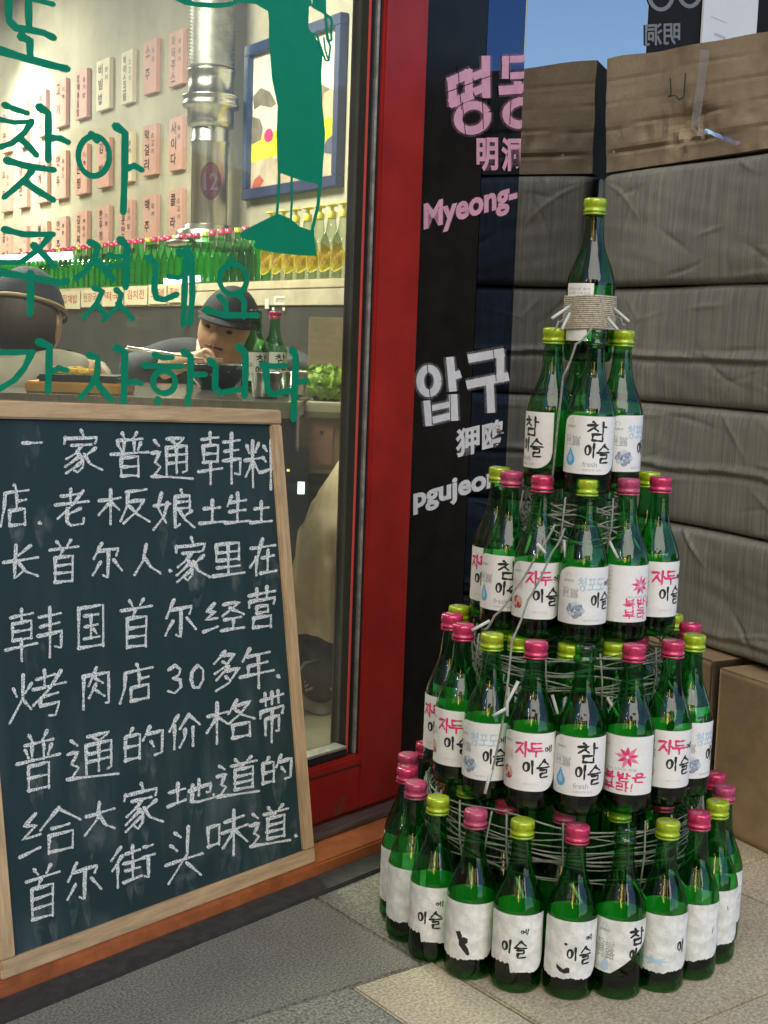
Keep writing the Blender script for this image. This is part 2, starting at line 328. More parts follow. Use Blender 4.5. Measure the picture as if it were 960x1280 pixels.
l=bpy.data.lights.new('spot_light','SPOT'); l.energy=95; l.spot_size=R_(95); l.spot_blend=.9; l.color=(1,.93,.74); l.shadow_soft_size=.05
lo=bpy.data.objects.new('spot_light',l); col.objects.link(lo); lo.location=(p.x,p.y,2.42); tgt=W0+WD*3.7+Vector((0,0,1.7)); lo.rotation_euler=(tgt-lo.location).to_track_quat('-Z','Y').to_euler()
WR=math.atan2(WD.y,WD.x)   # wall frame: x=t along wall, y=away from camera (-WN), z
def wroot(name,label,cat,t_,z=0,off=0,group=None): 
    p=W0+WD*t_+WN*off; return thing(name,label,cat,(p.x,p.y,z),WR,group)
# local y in wall frame: rotation of x->WD, y->(-WD.y,WD.x) = (-.844,-.536)=WN : +y is toward the viewer
# menu cards
cards=[[(435,470,86,220),(370,403,110,240),(315,343,135,264),(252,285,157,281),(198,228,183,302),(147,175,207,322),(104,124,232,345),(58,76,255,372),(14,34,280,385)],
 [(435,468,300,430),(368,402,318,442),(316,342,337,458),(254,284,352,472),(198,228,368,489),(147,175,384,500),(100,128,398,510),(54,77,412,522),(12,34,424,532)],
 [(433,467,478,604),(368,402,492,614),(310,341,505,624),(254,283,518,637),(198,228,532,643),(147,175,545,655),(100,128,557,664),(54,76,568,672),(12,33,578,680)]]
words=[['파묵주스','소주','아이스크림','비빔밥','잡채볶음밥','고기','떡볶이','순두부','라면'],['사이다','막걸리','식혜','김밥','계란찜','만두','육개장','냉면','우동'],['콜라','맥주','매운안주','한우정식','김치찌개','안주','불고기','파전','곱창']]
sub=['복숭아','특주','소고기','참치','공기밥','기계']
pinkc=mat('pink_card',(.64,.36,.32),.7,var=.08,vs_=9); creamc=mat('cream_card',(.72,.62,.50),.7,var=.08,vs_=9)
names=['top','middle','bottom']
for r,row in enumerate(cards):
    for i,(xa,xb,ya,yb) in enumerate(row):
        xa/=2;xb/=2;ya/=2;yb/=2
        t0,zt=wl(xa,ya); t0b,zb=wl(xa,yb); t1,_=wl(xb,ya-3)
        cream=(r==0 and i in(2,3)) or (r==1 and i==2)
        wdt=t0-t1; hh=zt-zb
        t=thing('menu_card',f'{"cream" if cream else "pink"} menu card reading {words[r][i]}, {ordn[i]} from the right in the {names[r]} row','menu card',(0,0,0),WR,'menu cards on the plaster wall')
        p=W0+WD*((t0+t1)/2)+WN*.001; t.location=(p.x,p.y,zb)
        MB().box(-wdt/2,wdt/2,0,.022,0,hh,0,.001).build('card',creamc if cream else pinkc,t)
        mb=MB(); s_=words[r][i]; n=len(s_); ch=min(hh*.8/n,.055); top=hh*.92
        fn=lambda x,y,l: (-x,.0232+l*.0001,-y)
        for k,c in enumerate(s_):
            h0=hh*.88*k/n; ftext(mb,c,(-wdt*.32,-(top-h0),-wdt*.32+min(wdt*.42,ch),-(top-h0-ch*.95)),fn,0,off=.012)
        s2=sub[(i+r)%6]
        for k,c in enumerate(s2): ftext(mb,c,(wdt*.16,-(top*.9-k*hh*.16),wdt*.38,-(top*.9-k*hh*.16-hh*.1)),fn,0)
        mb.build('lettering','ink_black',t)
# picture on the wall
ta,za=wl(315,62); tb,zb=wl(437,12); _,zc=wl(310,250)
wp=ta-tb; hp=1.918-1.31; tc_=(ta+tb)/2
t=wroot('framed_picture','navy framed picture with a yellow band hanging right of the steel pipe','picture',tc_,1.31,.0)
fr=MB(); fw=.042
fr.box(-wp/2,wp/2,.0,.035,0,fw,0,.003).box(-wp/2,wp/2,0,.035,hp-fw,hp,0,.003).box(-wp/2,-wp/2+fw,0,.0348,fw,hp-fw,0,.003).box(wp/2-fw,wp/2,0,.0348,fw,hp-fw,0,.003)
fr.build('frame',mat('navy_frame',(.03,.045,.12),.4,var=.2,vs_=20),t)
pc=MB(); pc.box(-wp/2+fw,wp/2-fw,.005,.012,fw,hp-fw,0)
fn=lambda x,y,l: (-(x-.5)*(wp-2*fw),.0125+l*.0004,fw+(1-y)*(hp-2*fw))
blob(pc,[(0,.62),(1,.54),(1,.74),(0,.80)],fn,1,3)
blob(pc,[(0,.80),(.15,.74),(.3,.8),(.5,.78),(.7,.8),(.9,.72),(1,.78),(1,1),(0,1)],fn,2,2)
blob(pc,[(0,.30),(.1,.25),(.22,.3),(.3,.4),(.24,.42),(.1,.38),(.02,.4)],fn,3,1)
blob(pc,[(.75,.55),(.74,.42),(.8,.34),(.88,.38),(1,.45),(1,.55)],fn,3,2); blob(pc,[(.84,.5),(.85,.42),(.93,.4),(1,.46),(1,.58),(.86,.6)],fn,5,4)
blob(pc,[(0,.45),(.1,.48),(.14,.55),(.12,.64),(0,.66)],fn,3,4); blob(pc,[(.84,.82),(.9,.74),(1,.7),(1,.86)],fn,6,5)
blob(pc,[(.05,.93),(.12,.9),(.17,.95),(.1,1),(.02,.99)],fn,7,6); blob(pc,[(.28,.86),(.4,.8),(.6,.84),(.64,.9),(.45,.95),(.3,.93)],fn,5,6)
blob(pc,[(p[0],p[1]) for p in ell(.22,.62,.055,.05,14)[:-1]],fn,4,8)
pc.build('print',[mat('cream_print',(.75,.72,.62),.5,var=.1,vs_=6),mat('yellow_print',(.72,.68,.03),.5),mat('peach_print',(.62,.48,.36),.5,var=.3,vs_=12),mat('brown_print',(.25,.2,.15),.5,var=.4,vs_=20),'ink_pink',mat('skin_print',(.65,.42,.3),.5),mat('slate_print',(.1,.11,.18),.5),mat('red_print',(.5,.1,.07),.5)],t)
# exhaust pipe
tp,_=wl(262,220,.16); t=wroot('exhaust_pipe','shiny steel exhaust pipe with a ribbed flexible top and ring collars on the plaster wall','exhaust pipe',tp,1.10,.16)
MB().lathe([(.074,.10),(.074,.42),(.078,.425),(.078,.435),(.074,.44),(.074,.50)],28).build('straight_pipe','steel',t)
MB().lathe([(.072,.485),(.092,.49),(.094,.51),(.094,.56),(.113,.565),(.115,.575),(.112,.585),(.108,.60),(.115,.605),(.112,.615),(.092,.62),(.092,.70),(.096,.705),(.096,.715),(.082,.72)],28).build('collar','steel',t)
pr=[]; z=.72
while z<1.75: pr+= [(.082,z),(.094,z+.007)]; z+=.014
MB().lathe(pr,28).build('flexible_duct',mat('flexible_foil_duct',(.42,.40,.36),.5,.8,var=.3,vs_=20),t)
MB().lathe([(.0,.0),(.10,.0),(.17,.01),(.175,.03),(.16,.035),(.13,.06),(.135,.075),(.1,.085),(.1,.10),(.08,.105)],28).build('flange','steel',t)
MB().tube([(.09,0,.53),(.135,.0,.53)],.012,8).ball((.15,0,.53),(.03,.025,.018)).build('damper_handle','black',t)
# shelf on the wall with bottles
SO=.32
z_sh=wl(440,350,SO)[1]-.0
ts0=wl(445,350,SO)[0]; ts1=wl(0,370,SO)[0]+1.2
zshelf=wl(300,354,SO)[1]
p=W0+WD*0+WN*SO
t=thing('wall_shelf','long dark counter under the row of bottles with a pale top edge','counter',(p.x,p.y,0),WR)
MB().box(-1.6,ts1,-.28,.055,zshelf-.03,zshelf,0,.004).build('shelf_board',mat('pale_shelf',(.55,.47,.33),.5,var=.2,vs_=12),t)
MB().box(-1.6,ts1,.02,.056,zshelf-.085,zshelf-.031,0,.003).build('front_edge',mat('cream_edge',(.5,.44,.34),.5,var=.2,vs_=12),t)
MB().box(-1.6,ts1,-.02,.05,.0,zshelf-.086,0,.003).build('front_panel',mat('charcoal_panel',(.045,.043,.045),.45,var=.3,vs_=4),t)
mb=MB(); fn=lambda x,y,l:( wl(x,y,SO+.0575)[0], .0575+l*.0002, wl(x,y,SO+.0575)[1])
for (x0,y0,x1,y1) in ((331,373,336,386),(342,370,356,373),(342,378,356,381),(342,373,345,378),(353,384,356,388),(340,384,343,388)): 
    mb.add([fn(x0,y0,0),fn(x1,y0,0),fn(x1,y1,0),fn(x0,y1,0)],[(0,1,2,3)])
mb.build('lettering',mat('painted_white_reflection',(.6,.6,.58),.5),t)  # street lettering reflected in the window, put on the counter as white shapes
cardm=mat('ivory_tag',(.66,.58,.42),.7,var=.1,vs_=9)
for i,(xa,xb,ya,yb) in enumerate([(74,98,364,386),(100,122,362,384),(126,152,360,383),(154,182,358,381),(184,206,356,380),(208,224,355,378)]):
    t0,z1=wl(xa,ya,SO+.07); t1,_=wl(xb,ya,SO+.07); z0_=wl(xa,yb,SO+.07)[1]
    p=W0+WD*((t0+t1)/2)+WN*(SO+.062)
    tg=thing('price_tag',f'ivory tag number {i+1} from the left hanging on the counter edge under the green bottles','tag',(p.x,p.y,z0_),WR,'ivory tags on the counter edge')
    tg['label']=['first','second','third','fourth','fifth','sixth'][i]+' ivory tag from the left, hanging on the counter edge under the green bottles'
    w_=abs(t0-t1); MB().box(-w_/2,w_/2,-.001,.002,0,z1-z0_).build('card',cardm,tg)
    mb=MB(); f2=lambda x,y,l:(-x,.0023+l*.0001,-y)
    ftext(mb,['잡채밥','된장국','떡국','김치전','오뎅','족발'][i],(-w_*.38,-(z1-z0_)*.8,w_*.38,-(z1-z0_)*.3),f2,0,off=.01); mb.build('lettering',mat('red_pen',(.4,.08,.05),.6),tg)
# ---------------------------------------------------------------- bottles
BP=[(0,.005),(.018,.004),(.024,.0005),(.0285,.002),(.0303,.007),(.0305,.013),(.0305,.099),(.0300,.103),(.0282,.110),(.0250,.120),(.0212,.129),(.0178,.137),(.0150,.146),(.0133,.156),(.0122,.168),(.0114,.180),(.0112,.184)]
LIP=[(.0136,.1845),(.0139,.187),(.0136,.190),(.0118,.191),(.0118,.1935),(.0125,.1945),(.0118,.197),(.0125,.198),(.0122,.2035),(.0105,.2045),(.0098,.2035)]
body=MB().lathe(BP+LIP,44)
body=body.mesh('body',['green_glass'])
# inner wall of the heavy base, a thick dark foot
foot=MB().lathe([(0,.012),(.020,.011),(.0265,.0145),(.0288,.022)],32).mesh('foot',[glassmat('thick_green_glass',(.16,.45,.18),.1,1.1,2)])
def capmesh(m):
    mb=MB(); pr=[(.0122,.1845),(.0143,.1845),(.0146,.186),(.0136,.1868),(.0136,.1880),(.0146,.1888),(.0146,.1905),(.0135,.1915),(.0135,.1945),(.0146,.1955),(.0145,.2015),(.0138,.2042),(.012,.2050),(0,.2050)]
    n=64; vs=[];fs=[]
    for i in range(n):
        a=2*math.pi*i/n
        for j,(r,z) in enumerate(pr):
            if j in(9,10): r-=.0004*(i%2)
            vs.append((r*math.cos(a),r*math.sin(a),z))
    k=len(pr)
    for i in range(n):
        for j in range(k-1): fs.append((i*k+j,((i+1)%n)*k+j,((i+1)%n)*k+j+1,i*k+j+1))
    mb.add(vs,fs,0,True)
    mb.tube([(-.009+.0006*i,-.002+.003*math.sin(i*1.1),.20535) for i in range(20)],.0003,4,1) # scratch of embossing
    return mb.mesh('cap',[m,'cord_white'])
caps={'pink':capmesh('cap_pink'),'faded':capmesh('cap_pink_faded'),'lime':capmesh('cap_lime')}
# label shapes on the cylinder: u,v in mm, u right, v down from label top
LW,LH,LTOP=84.,77.,.0985; RL=.0308
def cyl(u,v,l=0,r=RL):
    a=(u-LW/2)/1000/RL; rr=r+.00012*(l>0)+l*.000008
    return (rr*math.sin(a),-rr*math.cos(a),LTOP-v*.93/1000)
HG={'참':"30 0,40 8;8 18,54 14,10 50;34 30,56 48;76 0,76 56;76 26,96 26;30 64,30 98;30 64,78 62,76 96;30 96,78 96",'이':"o 28 50 24 34;82 0,80 100",'슬':"50 0,14 30;50 8,88 28;4 42,96 40;24 54,76 52,72 70;28 72,72 70;28 72,26 94,84 92",
'자':"4 14,58 10,6 84;34 44,60 80;78 0,78 100;78 46,98 46",'두':"18 6,84 4;20 6,20 38;20 38,84 36;0 58,100 56;50 58,50 100",'에':"o 20 50 16 26;40 52,62 52;62 6,62 92;86 0,86 100",
'청':"28 0,40 6;6 16,56 14,8 50;32 30,56 48;60 30,80 30;82 0,82 54;o 50 78 26 20",'포':"10 8,90 6;30 8,32 46;68 8,66 46;8 48,92 46;50 50,50 82;0 86,100 84",'도':"14 8,86 6;16 8,16 44;16 46,88 44;50 46,50 82;0 86,100 84",
'복':"22 0,22 40;78 0,78 40;22 20,78 20;22 40,78 40;50 40,50 56;2 58,98 58;20 72,80 72,78 100",'받':"8 4,8 44;46 4,46 44;8 24,46 24;8 44,46 44;72 0,72 52;72 26,96 26;20 62,80 62;20 62,20 96,82 96",
'은':"o 50 20 26 18;2 52,98 52;22 66,22 96,82 96",'부':"20 2,20 52;80 2,80 52;20 26,80 26;20 52,80 52;0 70,100 70;50 70,50 100",'라':"8 8,54 8,54 40;54 40,8 40,8 88,58 86;78 0,78 100;78 48,98 48"}
INKS=['ink_black','ink_grey','ink_pink','ink_lightpink','ink_blue','ink_paleblue','ink_plum','ink_purple','ink_grape','ink_cream','paper']
K={n:i for i,n in enumerate(INKS)}
br=lambda f:1.15-.5*f+.25*math.sin(f*9)
def G(mb,ch,u0,v0,u1,v1,wd,ink): glyph(mb,ch,u0,v0,u1,v1,wd,cyl,K[ink],HG,0,.12,br,base=1)
def FT(mb,tx,u0,v0,u1,v1,ink,off=0,lay=1): ftext(mb,tx,(u0,v0,u1,v1),cyl,K[ink],off=off,layer=lay)
def rosette(mb,u,v,r,ink,n=7,seed=1,c2=None):
    q=random.Random(seed)
    for i in range(n):
        a=i*6.283/n; cu=u+math.cos(a)*r*.55; cv=v+math.sin(a)*r*.5; rr=r*q.uniform(.4,.55)
        blob(mb,[(cu+rr*math.cos(k*.785)*q.uniform(.8,1.1),cv+rr*math.sin(k*.785)*q.uniform(.8,1.1)) for k in range(8)],cyl,K[c2 if c2 and i%3==0 else ink],2+i)
    for i in range(n*2):
        a=q.uniform(0,6.28); d=q.uniform(.2,.9)*r; ribbon(mb,[(u+d*math.cos(a),v+d*math.sin(a)),(u+d*math.cos(a+.5)+1,v+d*math.sin(a+.5)-1)],.5,cyl,K['paper'],12+i,sub=1)
def head(mb,u,v,ink='ink_grey'):
    ribbon(mb,[(u-2,v+2),(u-3,v-1),(u,v-4),(u+3,v-1),(u+2,v+2)],.45,cyl,K[ink],3,sub=2)
    FT(mb,'JINRO',u-7,v+5,u+7,v+9.5,ink,.02)
def sheet(tl,br_,u0=0,u1=LW,bot=None,mtl='paper',blank=False,trn=0,seed=0,tr=0,bl=0):
    mb=MB(); n=48; q=random.Random(seed); rows=8
    def top(u):
        d=u-u0
        t=0
        if tl and d<tl: t=tl*.95-math.sqrt(max(0,tl*tl-(tl-d)**2))*.95
        d=u1-u
        if tr and d<tr: t=max(t,tr-math.sqrt(max(0,tr*tr-(tr-d)**2)))
        return t
    nz=[q.uniform(-1,1) for _ in range(n+1)]
    def bt(u,i):
        b=LH; d=u1-u
        if br_ and d<br_: b=LH-br_+math.sqrt(max(0,br_*br_-(br_-d)**2))
        d=u-u0
        if bl and d<bl: b=min(b,LH-bl+math.sqrt(max(0,bl*bl-(bl-d)**2)))
        if trn: b-=trn*(.4+.4*nz[i]+.5*math.sin(u*.13+seed))*(1 if b>LH-3 else .3)
        if bot: b=min(b,bot(u))
        return max(b,top(u)+.5)
    for i in range(n):
        ua=u0+(u1-u0)*i/n; ub=u0+(u1-u0)*(i+1)/n
        vs=[];
        for j in range(rows+1):
            for uu,ii in ((ua,i),(ub,i+1)):
                a,b=top(uu),bt(uu,ii); vs.append(cyl(uu,a+(b-a)*j/rows,0))
        mb.add(vs,[(2*j,2*j+1,2*j+3,2*j+2) for j in range(rows)],0,False)
    return mb.mesh('label',[mtl])
def LA(worn=False):
    mb=MB()
    if not worn:
        head(mb,17,8,'ink_grey'); FT(mb,'眞露',7,26,32,40,'ink_grey',.0)
        G(mb,'참',38,7,66,33,3.0,'ink_black'); G(mb,'이',38,36,51,54,2.9,'ink_black'); G(mb,'슬',53,37,73,63,2.7,'ink_black')
        blob(mb,[(18,42),(21,49),(25,56),(25,62),(22,66),(18,67),(14,66),(11,62),(11,56),(15,49)],cyl,K['ink_blue'],4); blob(mb,[(18,48),(21,55),(21,60),(18,63),(15,60),(15,55)],cyl,K['ink_paleblue'],6)
        FT(mb,'fresh',36,60,54,67,'ink_grey'); FT(mb,'대한민국 소주',36,70,60,73,'ink_grey'); ribbon(mb,[(3,10),(3,34)],.5,cyl,K['ink_grey'],2)
        ribbon(mb,ell(6,68,2.5,2.5,10),.5,cyl,K['ink_grey'],2,sub=1)
    else:
        head(mb,20,8); FT(mb,'眞露',10,26,34,52,'ink_grey'); G(mb,'참',50,10,74,32,3.2,'ink_black'); G(mb,'이',52,36,62,50,3.0,'ink_black')
        blob(mb,[(24,50),(28,58),(27,66),(22,69),(17,66),(18,58)],cyl,K['ink_paleblue'],4)
    return mb.mesh('print',INKS)
def LB(dark=False):
    mb=MB(); P='ink_pink' if not dark else 'ink_purple'
    head(mb,14,7,'ink_grey'); FT(mb,'眞露',6,25,24,38,'ink_cream'if not dark else 'ink_grey')
    G(mb,'자',27,12,44,31,2.9,'ink_pink'); G(mb,'두',44,12,62,31,2.7,'ink_pink'); G(mb,'에',64,17,76,26,1.5,'ink_black')
    G(mb,'이',38,36,52,53,2.9,'ink_black'); G(mb,'슬',55,35,73,60,2.7,'ink_black')
    rosette(mb,15,56,10,'ink_plum' if not dark else 'ink_purple',7,3,'ink_cream'); FT(mb,'대한민국 소주',38,66,58,69,'ink_cream')
    return mb.mesh('print',INKS)
def LC():
    mb=MB(); head(mb,20,12,'ink_grey'); FT(mb,'眞露',11,28,34,42,'ink_grey')
    for i,c in enumerate('청포도'): G(mb,c,33+i*12,14,44+i*12,32,1.9,'ink_paleblue')
    G(mb,'에',69,18,80,27,1.4,'ink_black'); G(mb,'이',50,35,62,53,2.7,'ink_black'); G(mb,'슬',63,34,80,58,2.5,'ink_black')
    rosette(mb,30,58,12,'ink_grape',8,5,'ink_paleblue'); FT(mb,'대한민국 소주',40,70,62,73,'ink_grey'); ribbon(mb,[(3,24),(3,50)],.5,cyl,K['ink_grey'],2)
    return mb.mesh('print',INKS)
def LD():
    mb=MB()
    for i in range(9):
        a=-1.57+i*6.283/9; r=14 if i%2==0 else 17; c,s=math.cos(a),math.sin(a)
        blob(mb,[(40-2.0*s+2*c,27+2.0*c+2*s),(40+r*.6*c-2.4*s,27+r*.6*s+2.4*c),(40+r*c,27+r*s),(40+r*.6*c+2.4*s,27+r*.6*s-2.4*c),(40+2.0*s+2*c,27-2.0*c+2*s)],cyl,K['ink_lightpink' if i%2 else 'ink_pink'],2+i)
    FT(mb,'세노소리의 전통',12,42,52,46,'ink_grey')
    for i,c in enumerate('복받은'): G(mb,c,9+i*19,48,26+i*19,60,2.2,'ink_pink')
    for i,c in enumerate('부라'): G(mb,c,9+i*18,62,25+i*18,73,2.2,'ink_pink')
    ribbon(mb,[(47,62),(46,69)],1.5,cyl,K['ink_pink'],3); ribbon(mb,[(46,71),(46,72)],1.5,cyl,K['ink_pink'],3)
    head(mb,8,7)
    return mb.mesh('print',INKS)
def LD2():   # the same kind turned: small print left, flower at the right edge
    mb=MB()
    for i in range(9):
        a=-1.57+i*6.283/9; c,s=math.cos(a),math.sin(a); r=14
        blob(mb,[(60+c,27+s),(60+r*.5*c-2.4*s,27+r*.5*s+2.4*c),(60+r*c,27+r*s),(60+r*.5*c+2.4*s,27+r*.5*s-2.4*c)],cyl,K['ink_pink' if i%2 else 'ink_lightpink'],2+i)
    for i,c in enumerate('복받은'): G(mb,c,38+i*17,45,53+i*17,58,1.8,'ink_pink')
    for i,c in enumerate('부라'): G(mb,c,38+i*17,60,53+i*17,72,1.8,'ink_pink')
    FT(mb,'세노소리의 전통',42,41,74,44,'ink_grey')
    for k in range(7): FT(mb,'주의 경고',14,8+k*6,22,10+k*6,'ink_grey')
    for k in range(16): ribbon(mb,[(7,50+k*1.3),(10,50+k*1.3)],.7 if k%3 else .35,cyl,K['ink_black'],2,sub=1)
    return mb.mesh('print',INKS)
def LE(kind):
    mb=MB()
    if kind in('isul','isul2','isul3'):
        x=6 if kind=='isul' else 0 if kind=='isul3' else 14
        G(mb,'에',46+x,18,56+x,25,1.4,'ink_black'); G(mb,'이',24+x,34,36+x,50,2.7,'ink_black'); G(mb,'슬',39+x,33,55+x,57,2.6,'ink_black')
        if kind=='isul2':
            blob(mb,[(p[0],p[1]) for p in ell(36,30,2.2,1.8,8)[:-1]],cyl,0,2); blob(mb,[(26,58),(30,61),(34,65),(38,63),(39,60),(42,61),(42,67),(36,69),(30,67),(26,63)],cyl,0,2)
    if kind=='blotch':
        [blob(mb,b_,cyl,0,2+i_) for i_,b_ in enumerate(([(30,40),(36,38),(39,44),(38,52),(34,50)],[(36,48),(41,45),(46,47),(46,52),(41,57),(37,55)],[(35,50),(41,52),(47,60),(49,68),(46,70),(40,63),(35,57)]))]
    if kind=='edge':
        G(mb,'이',60,34,70,50,2.5,'ink_black'); blob(mb,[(18,58),(28,54),(44,57),(50,62),(40,68),(24,68)],cyl,K['ink_paleblue'],2); blob(mb,[(4,60),(8,58),(12,61),(8,64)],cyl,0,4)
    if kind=='speck':
        ribbon(mb,[(68,33),(67,40)],1.2,cyl,0,2)
        for k in range(5): blob(mb,[(2+k,20+k*9),(4+k,19+k*9),(3+k,23+k*9)],cyl,1,2)
    if kind=='faint':
        FT(mb,'眞露',8,20,24,32,'ink_grey'); ribbon(mb,[(56,22),(57,27)],1.1,cyl,0,2); rosette(mb,26,52,9,'ink_paleblue',6,9); ribbon(mb,[(32,56),(38,53)],1.3,cyl,K['ink_grape'],2)
    return mb.mesh('print',INKS)
S_std=sheet(20,22); S_curve=sheet(26,6); S_rect=sheet(2,2,6,78); S_half=sheet(1,1,10,74)
S_worn=[sheet(4,22,2,82,mtl='paper_worn',trn=3,seed=i) for i in range(3)]
S_torn=sheet(5,20,2,82,mtl='paper_worn',trn=2,seed=8,bot=lambda u: 77 if u>34 else 63+abs(math.sin(u*.5))*3 if u>8 else 66)
S_rip=sheet(4,6,2,82,mtl='paper_worn',trn=2,seed=9,bot=lambda u: 70 if u<30 else 70-(u-30)*.85)
S_back=sheet(2,2,12,72); 
DES={'A':('blue drop',S_std,LA()),'Aw':('torn blue drop',S_rip,LA(True)),'B':('pink plum',S_std,LB()),'Bp':('purple plum',S_curve,LB(True)),'C':('blue grape',S_curve,LC()),
 'D':('pink flower',S_rect,LD()),'D2':('turned flower',S_rect,LD2()),'E0':('blank worn',S_worn[0],LE('speck')),'E1':('worn ragged',S_torn,LE('isul')),'E2':('black-blotched',S_worn[1],LE('blotch')),
 'E3':('worn lettered',S_torn,LE('isul3')),'E4':('black-specked',S_worn[2],LE('isul2')),'E5':('blue-stained',S_worn[0],LE('edge')),'E6':('worn faint grape',S_worn[1],LE('faint')),'G':('small text back',sheet(1,1,22,62),None)}
mb=MB()
for k in range(6): FT(mb,['주의사항 음주','소주 19.5%','용량 360','경고 문구','보관 방법','제조 원'][k],26,6+k*6,58,9+k*6,'ink_grey')
DES['G']=(DES['G'][0],DES['G'][1],mb.mesh('print',INKS))
rt=random.Random(12)
def cam_yaw(x,y): return math.atan2(-y,-x)+math.pi/2     # local -Y faces the camera at this yaw
def bottle(x,y,z,cap,des,delta,label,group,sc_=1,yaw=None):
    t=thing('glass_bottle',label.replace('green glass','bottle'),'bottle',(x,y,z),(cam_yaw(x,y)+R_(delta)) if yaw is None else yaw,group); t.scale=(1,1,sc_); t.rotation_euler.x=rt.uniform(-.012,.012); t.rotation_euler.y=rt.uniform(-.014,.014)
    put('glass',body,t); put('thick_foot',foot,t)
    if cap: put('cap',caps[cap],t)
    if des:
        l=put('label',DES[des][1],t); put('print',DES[des][2],l)
        b=put('back_label',S_back,t); b.rotation_euler.z=math.pi
    return t
CX,CY=.25,1.755
def P(a,r): return CX+r*math.cos(R_(a)),CY+r*math.sin(R_(a))
T1=[(150,'pink','E0',-45),(167,'faded','E0',-40),(-176.5,'pink','E0',-38),(-160.5,'faded','E0',-28),(-144,'lime','E1',-14),(-127,'faded','E2',-12),(-110,'lime','E3',0),(-93,'pink','E4',2),(-77,None,'Aw',8),(-61,'lime','E5',8),(-45,'pink','E0',4),(-29,'lime','E6',12),(-13,'faded','E0',20),(3,'pink','E0',30)]
cn={'pink':'green glass with bright pink cap','faded':'green glass with faded pink cap','lime':'green glass with lime cap',None:'green glass without a cap'}
for i,(a,c,d,dl) in enumerate(T1):
    x,y=P(a,.211 if -170<a<-20 else .208); bottle(x,y,0,c,d,dl,f'{cn[c]}, {DES[d][0]} label, {ordn[i]} from left, bottom tier','bottles of the bottom tier')
k=0
for a in (20.5,38,55.5,73,90.5,108,125.5,138):
    if a==138: continue
    x,y=P(a,.209); bottle(x,y,0,['pink','lime','faded'][k%3],'E0',0,f'{cn[["pink","lime","faded"][k%3]]}, {ordn[k]} round the back of the bottom tier','bottles of the bottom tier',yaw=R_(a)+math.pi/2); k+=1
wcol=['red','green']
for i in range(12):
    a=-96+i*30; x,y=P(a,.142); c=['faded','lime','pink'][i%3]; bottle(x,y,0,c,None,0,'unlabelled green bottle standing inside the bottom tier under the second tier','bottles hidden inside the bottom tier')
T2=[(157,'lime','B',-60),(179,'pink','B',-45),(-158,'pink','B',-25),(-135,'lime','C',-24),(-113,'pink','B',-8),(-91,None,'A',0),(-68,'pink','D',2),(-46,'pink','Bp',12),(-24,'lime','C',38),(-1,'pink','B',60),(22,'lime','A',0),(45,'pink','B',0),(68,'pink','C',0),(91,'lime','B',0),(113,'pink','A',0),(135,'lime','B',0)]
for i,(a,c,d,dl) in enumerate(T2):
    x,y=P(a,.157)
    if a==-24: x,y=P(-27,.162)
    back=i>9
    bottle(x,y,.2052,c,d,dl,(f'{cn[c]}, {DES[d][0]} label, {ordn[i]} from left, second tier' if not back else f'{cn[c]}, {ordn[i-10]} bottle round the back of the second tier'),'bottles of the second tier',yaw=(R_(a)+math.pi/2) if back else None)
for i in range(8):
    x,y=P(-100+i*45,.086); bottle(x,y,.2052,['lime','lime','pink'][i%3],None,0,'unlabelled green bottle standing inside the second tier under the third tier','bottles hidden inside the second tier',sc_=.93)
T3=[(.150,1.818,'lime','B',-45),(.160,1.761,'faded','A',-14),(.197,1.716,'pink','B',0),(.253,1.693,'lime','C',6),(.308,1.716,'faded','D2',10),(.354,1.758,'pink','Bp',22),(.352,1.820,'lime','A',40),(.300,1.856,'pink','B',180),(.240,1.873,'lime','A',180)]
for i,(x,y,c,d,dl) in enumerate(T3):
    y-=.012
    bottle(x,y,.397,c,d,dl,f'{cn[c]}, {DES[d][0]} label, '+(f'{ordn[i]} from left, third tier' if i<7 else f'{ordn[i-7]} round the back of the third tier'),'bottles of the third tier')
T4=[(.209,1.752,'lime','A',-68),(.253,1.700,None,'A',-2),(.297,1.750,'lime','C',40),(.253,1.803,'pink','B',180)]
for i,(x,y,c,d,dl) in enumerate(T4):
    bottle(x,y,.582,c,d,dl,['lime capped green bottle, label turned left, left one just below the top bottle','uncapped green bottle with a blue drop label, in front below the top bottle','lime capped green bottle, label turned right, right one just below the top bottle','green bottle with pink cap, behind the others in the tier below the top bottle'][i],'bottles of the fourth tier')
bottle(.253,1.752,.745,'lime','G',-30,'single green bottle with lime cap on the very top of the bottle tower','bottles of the tower')
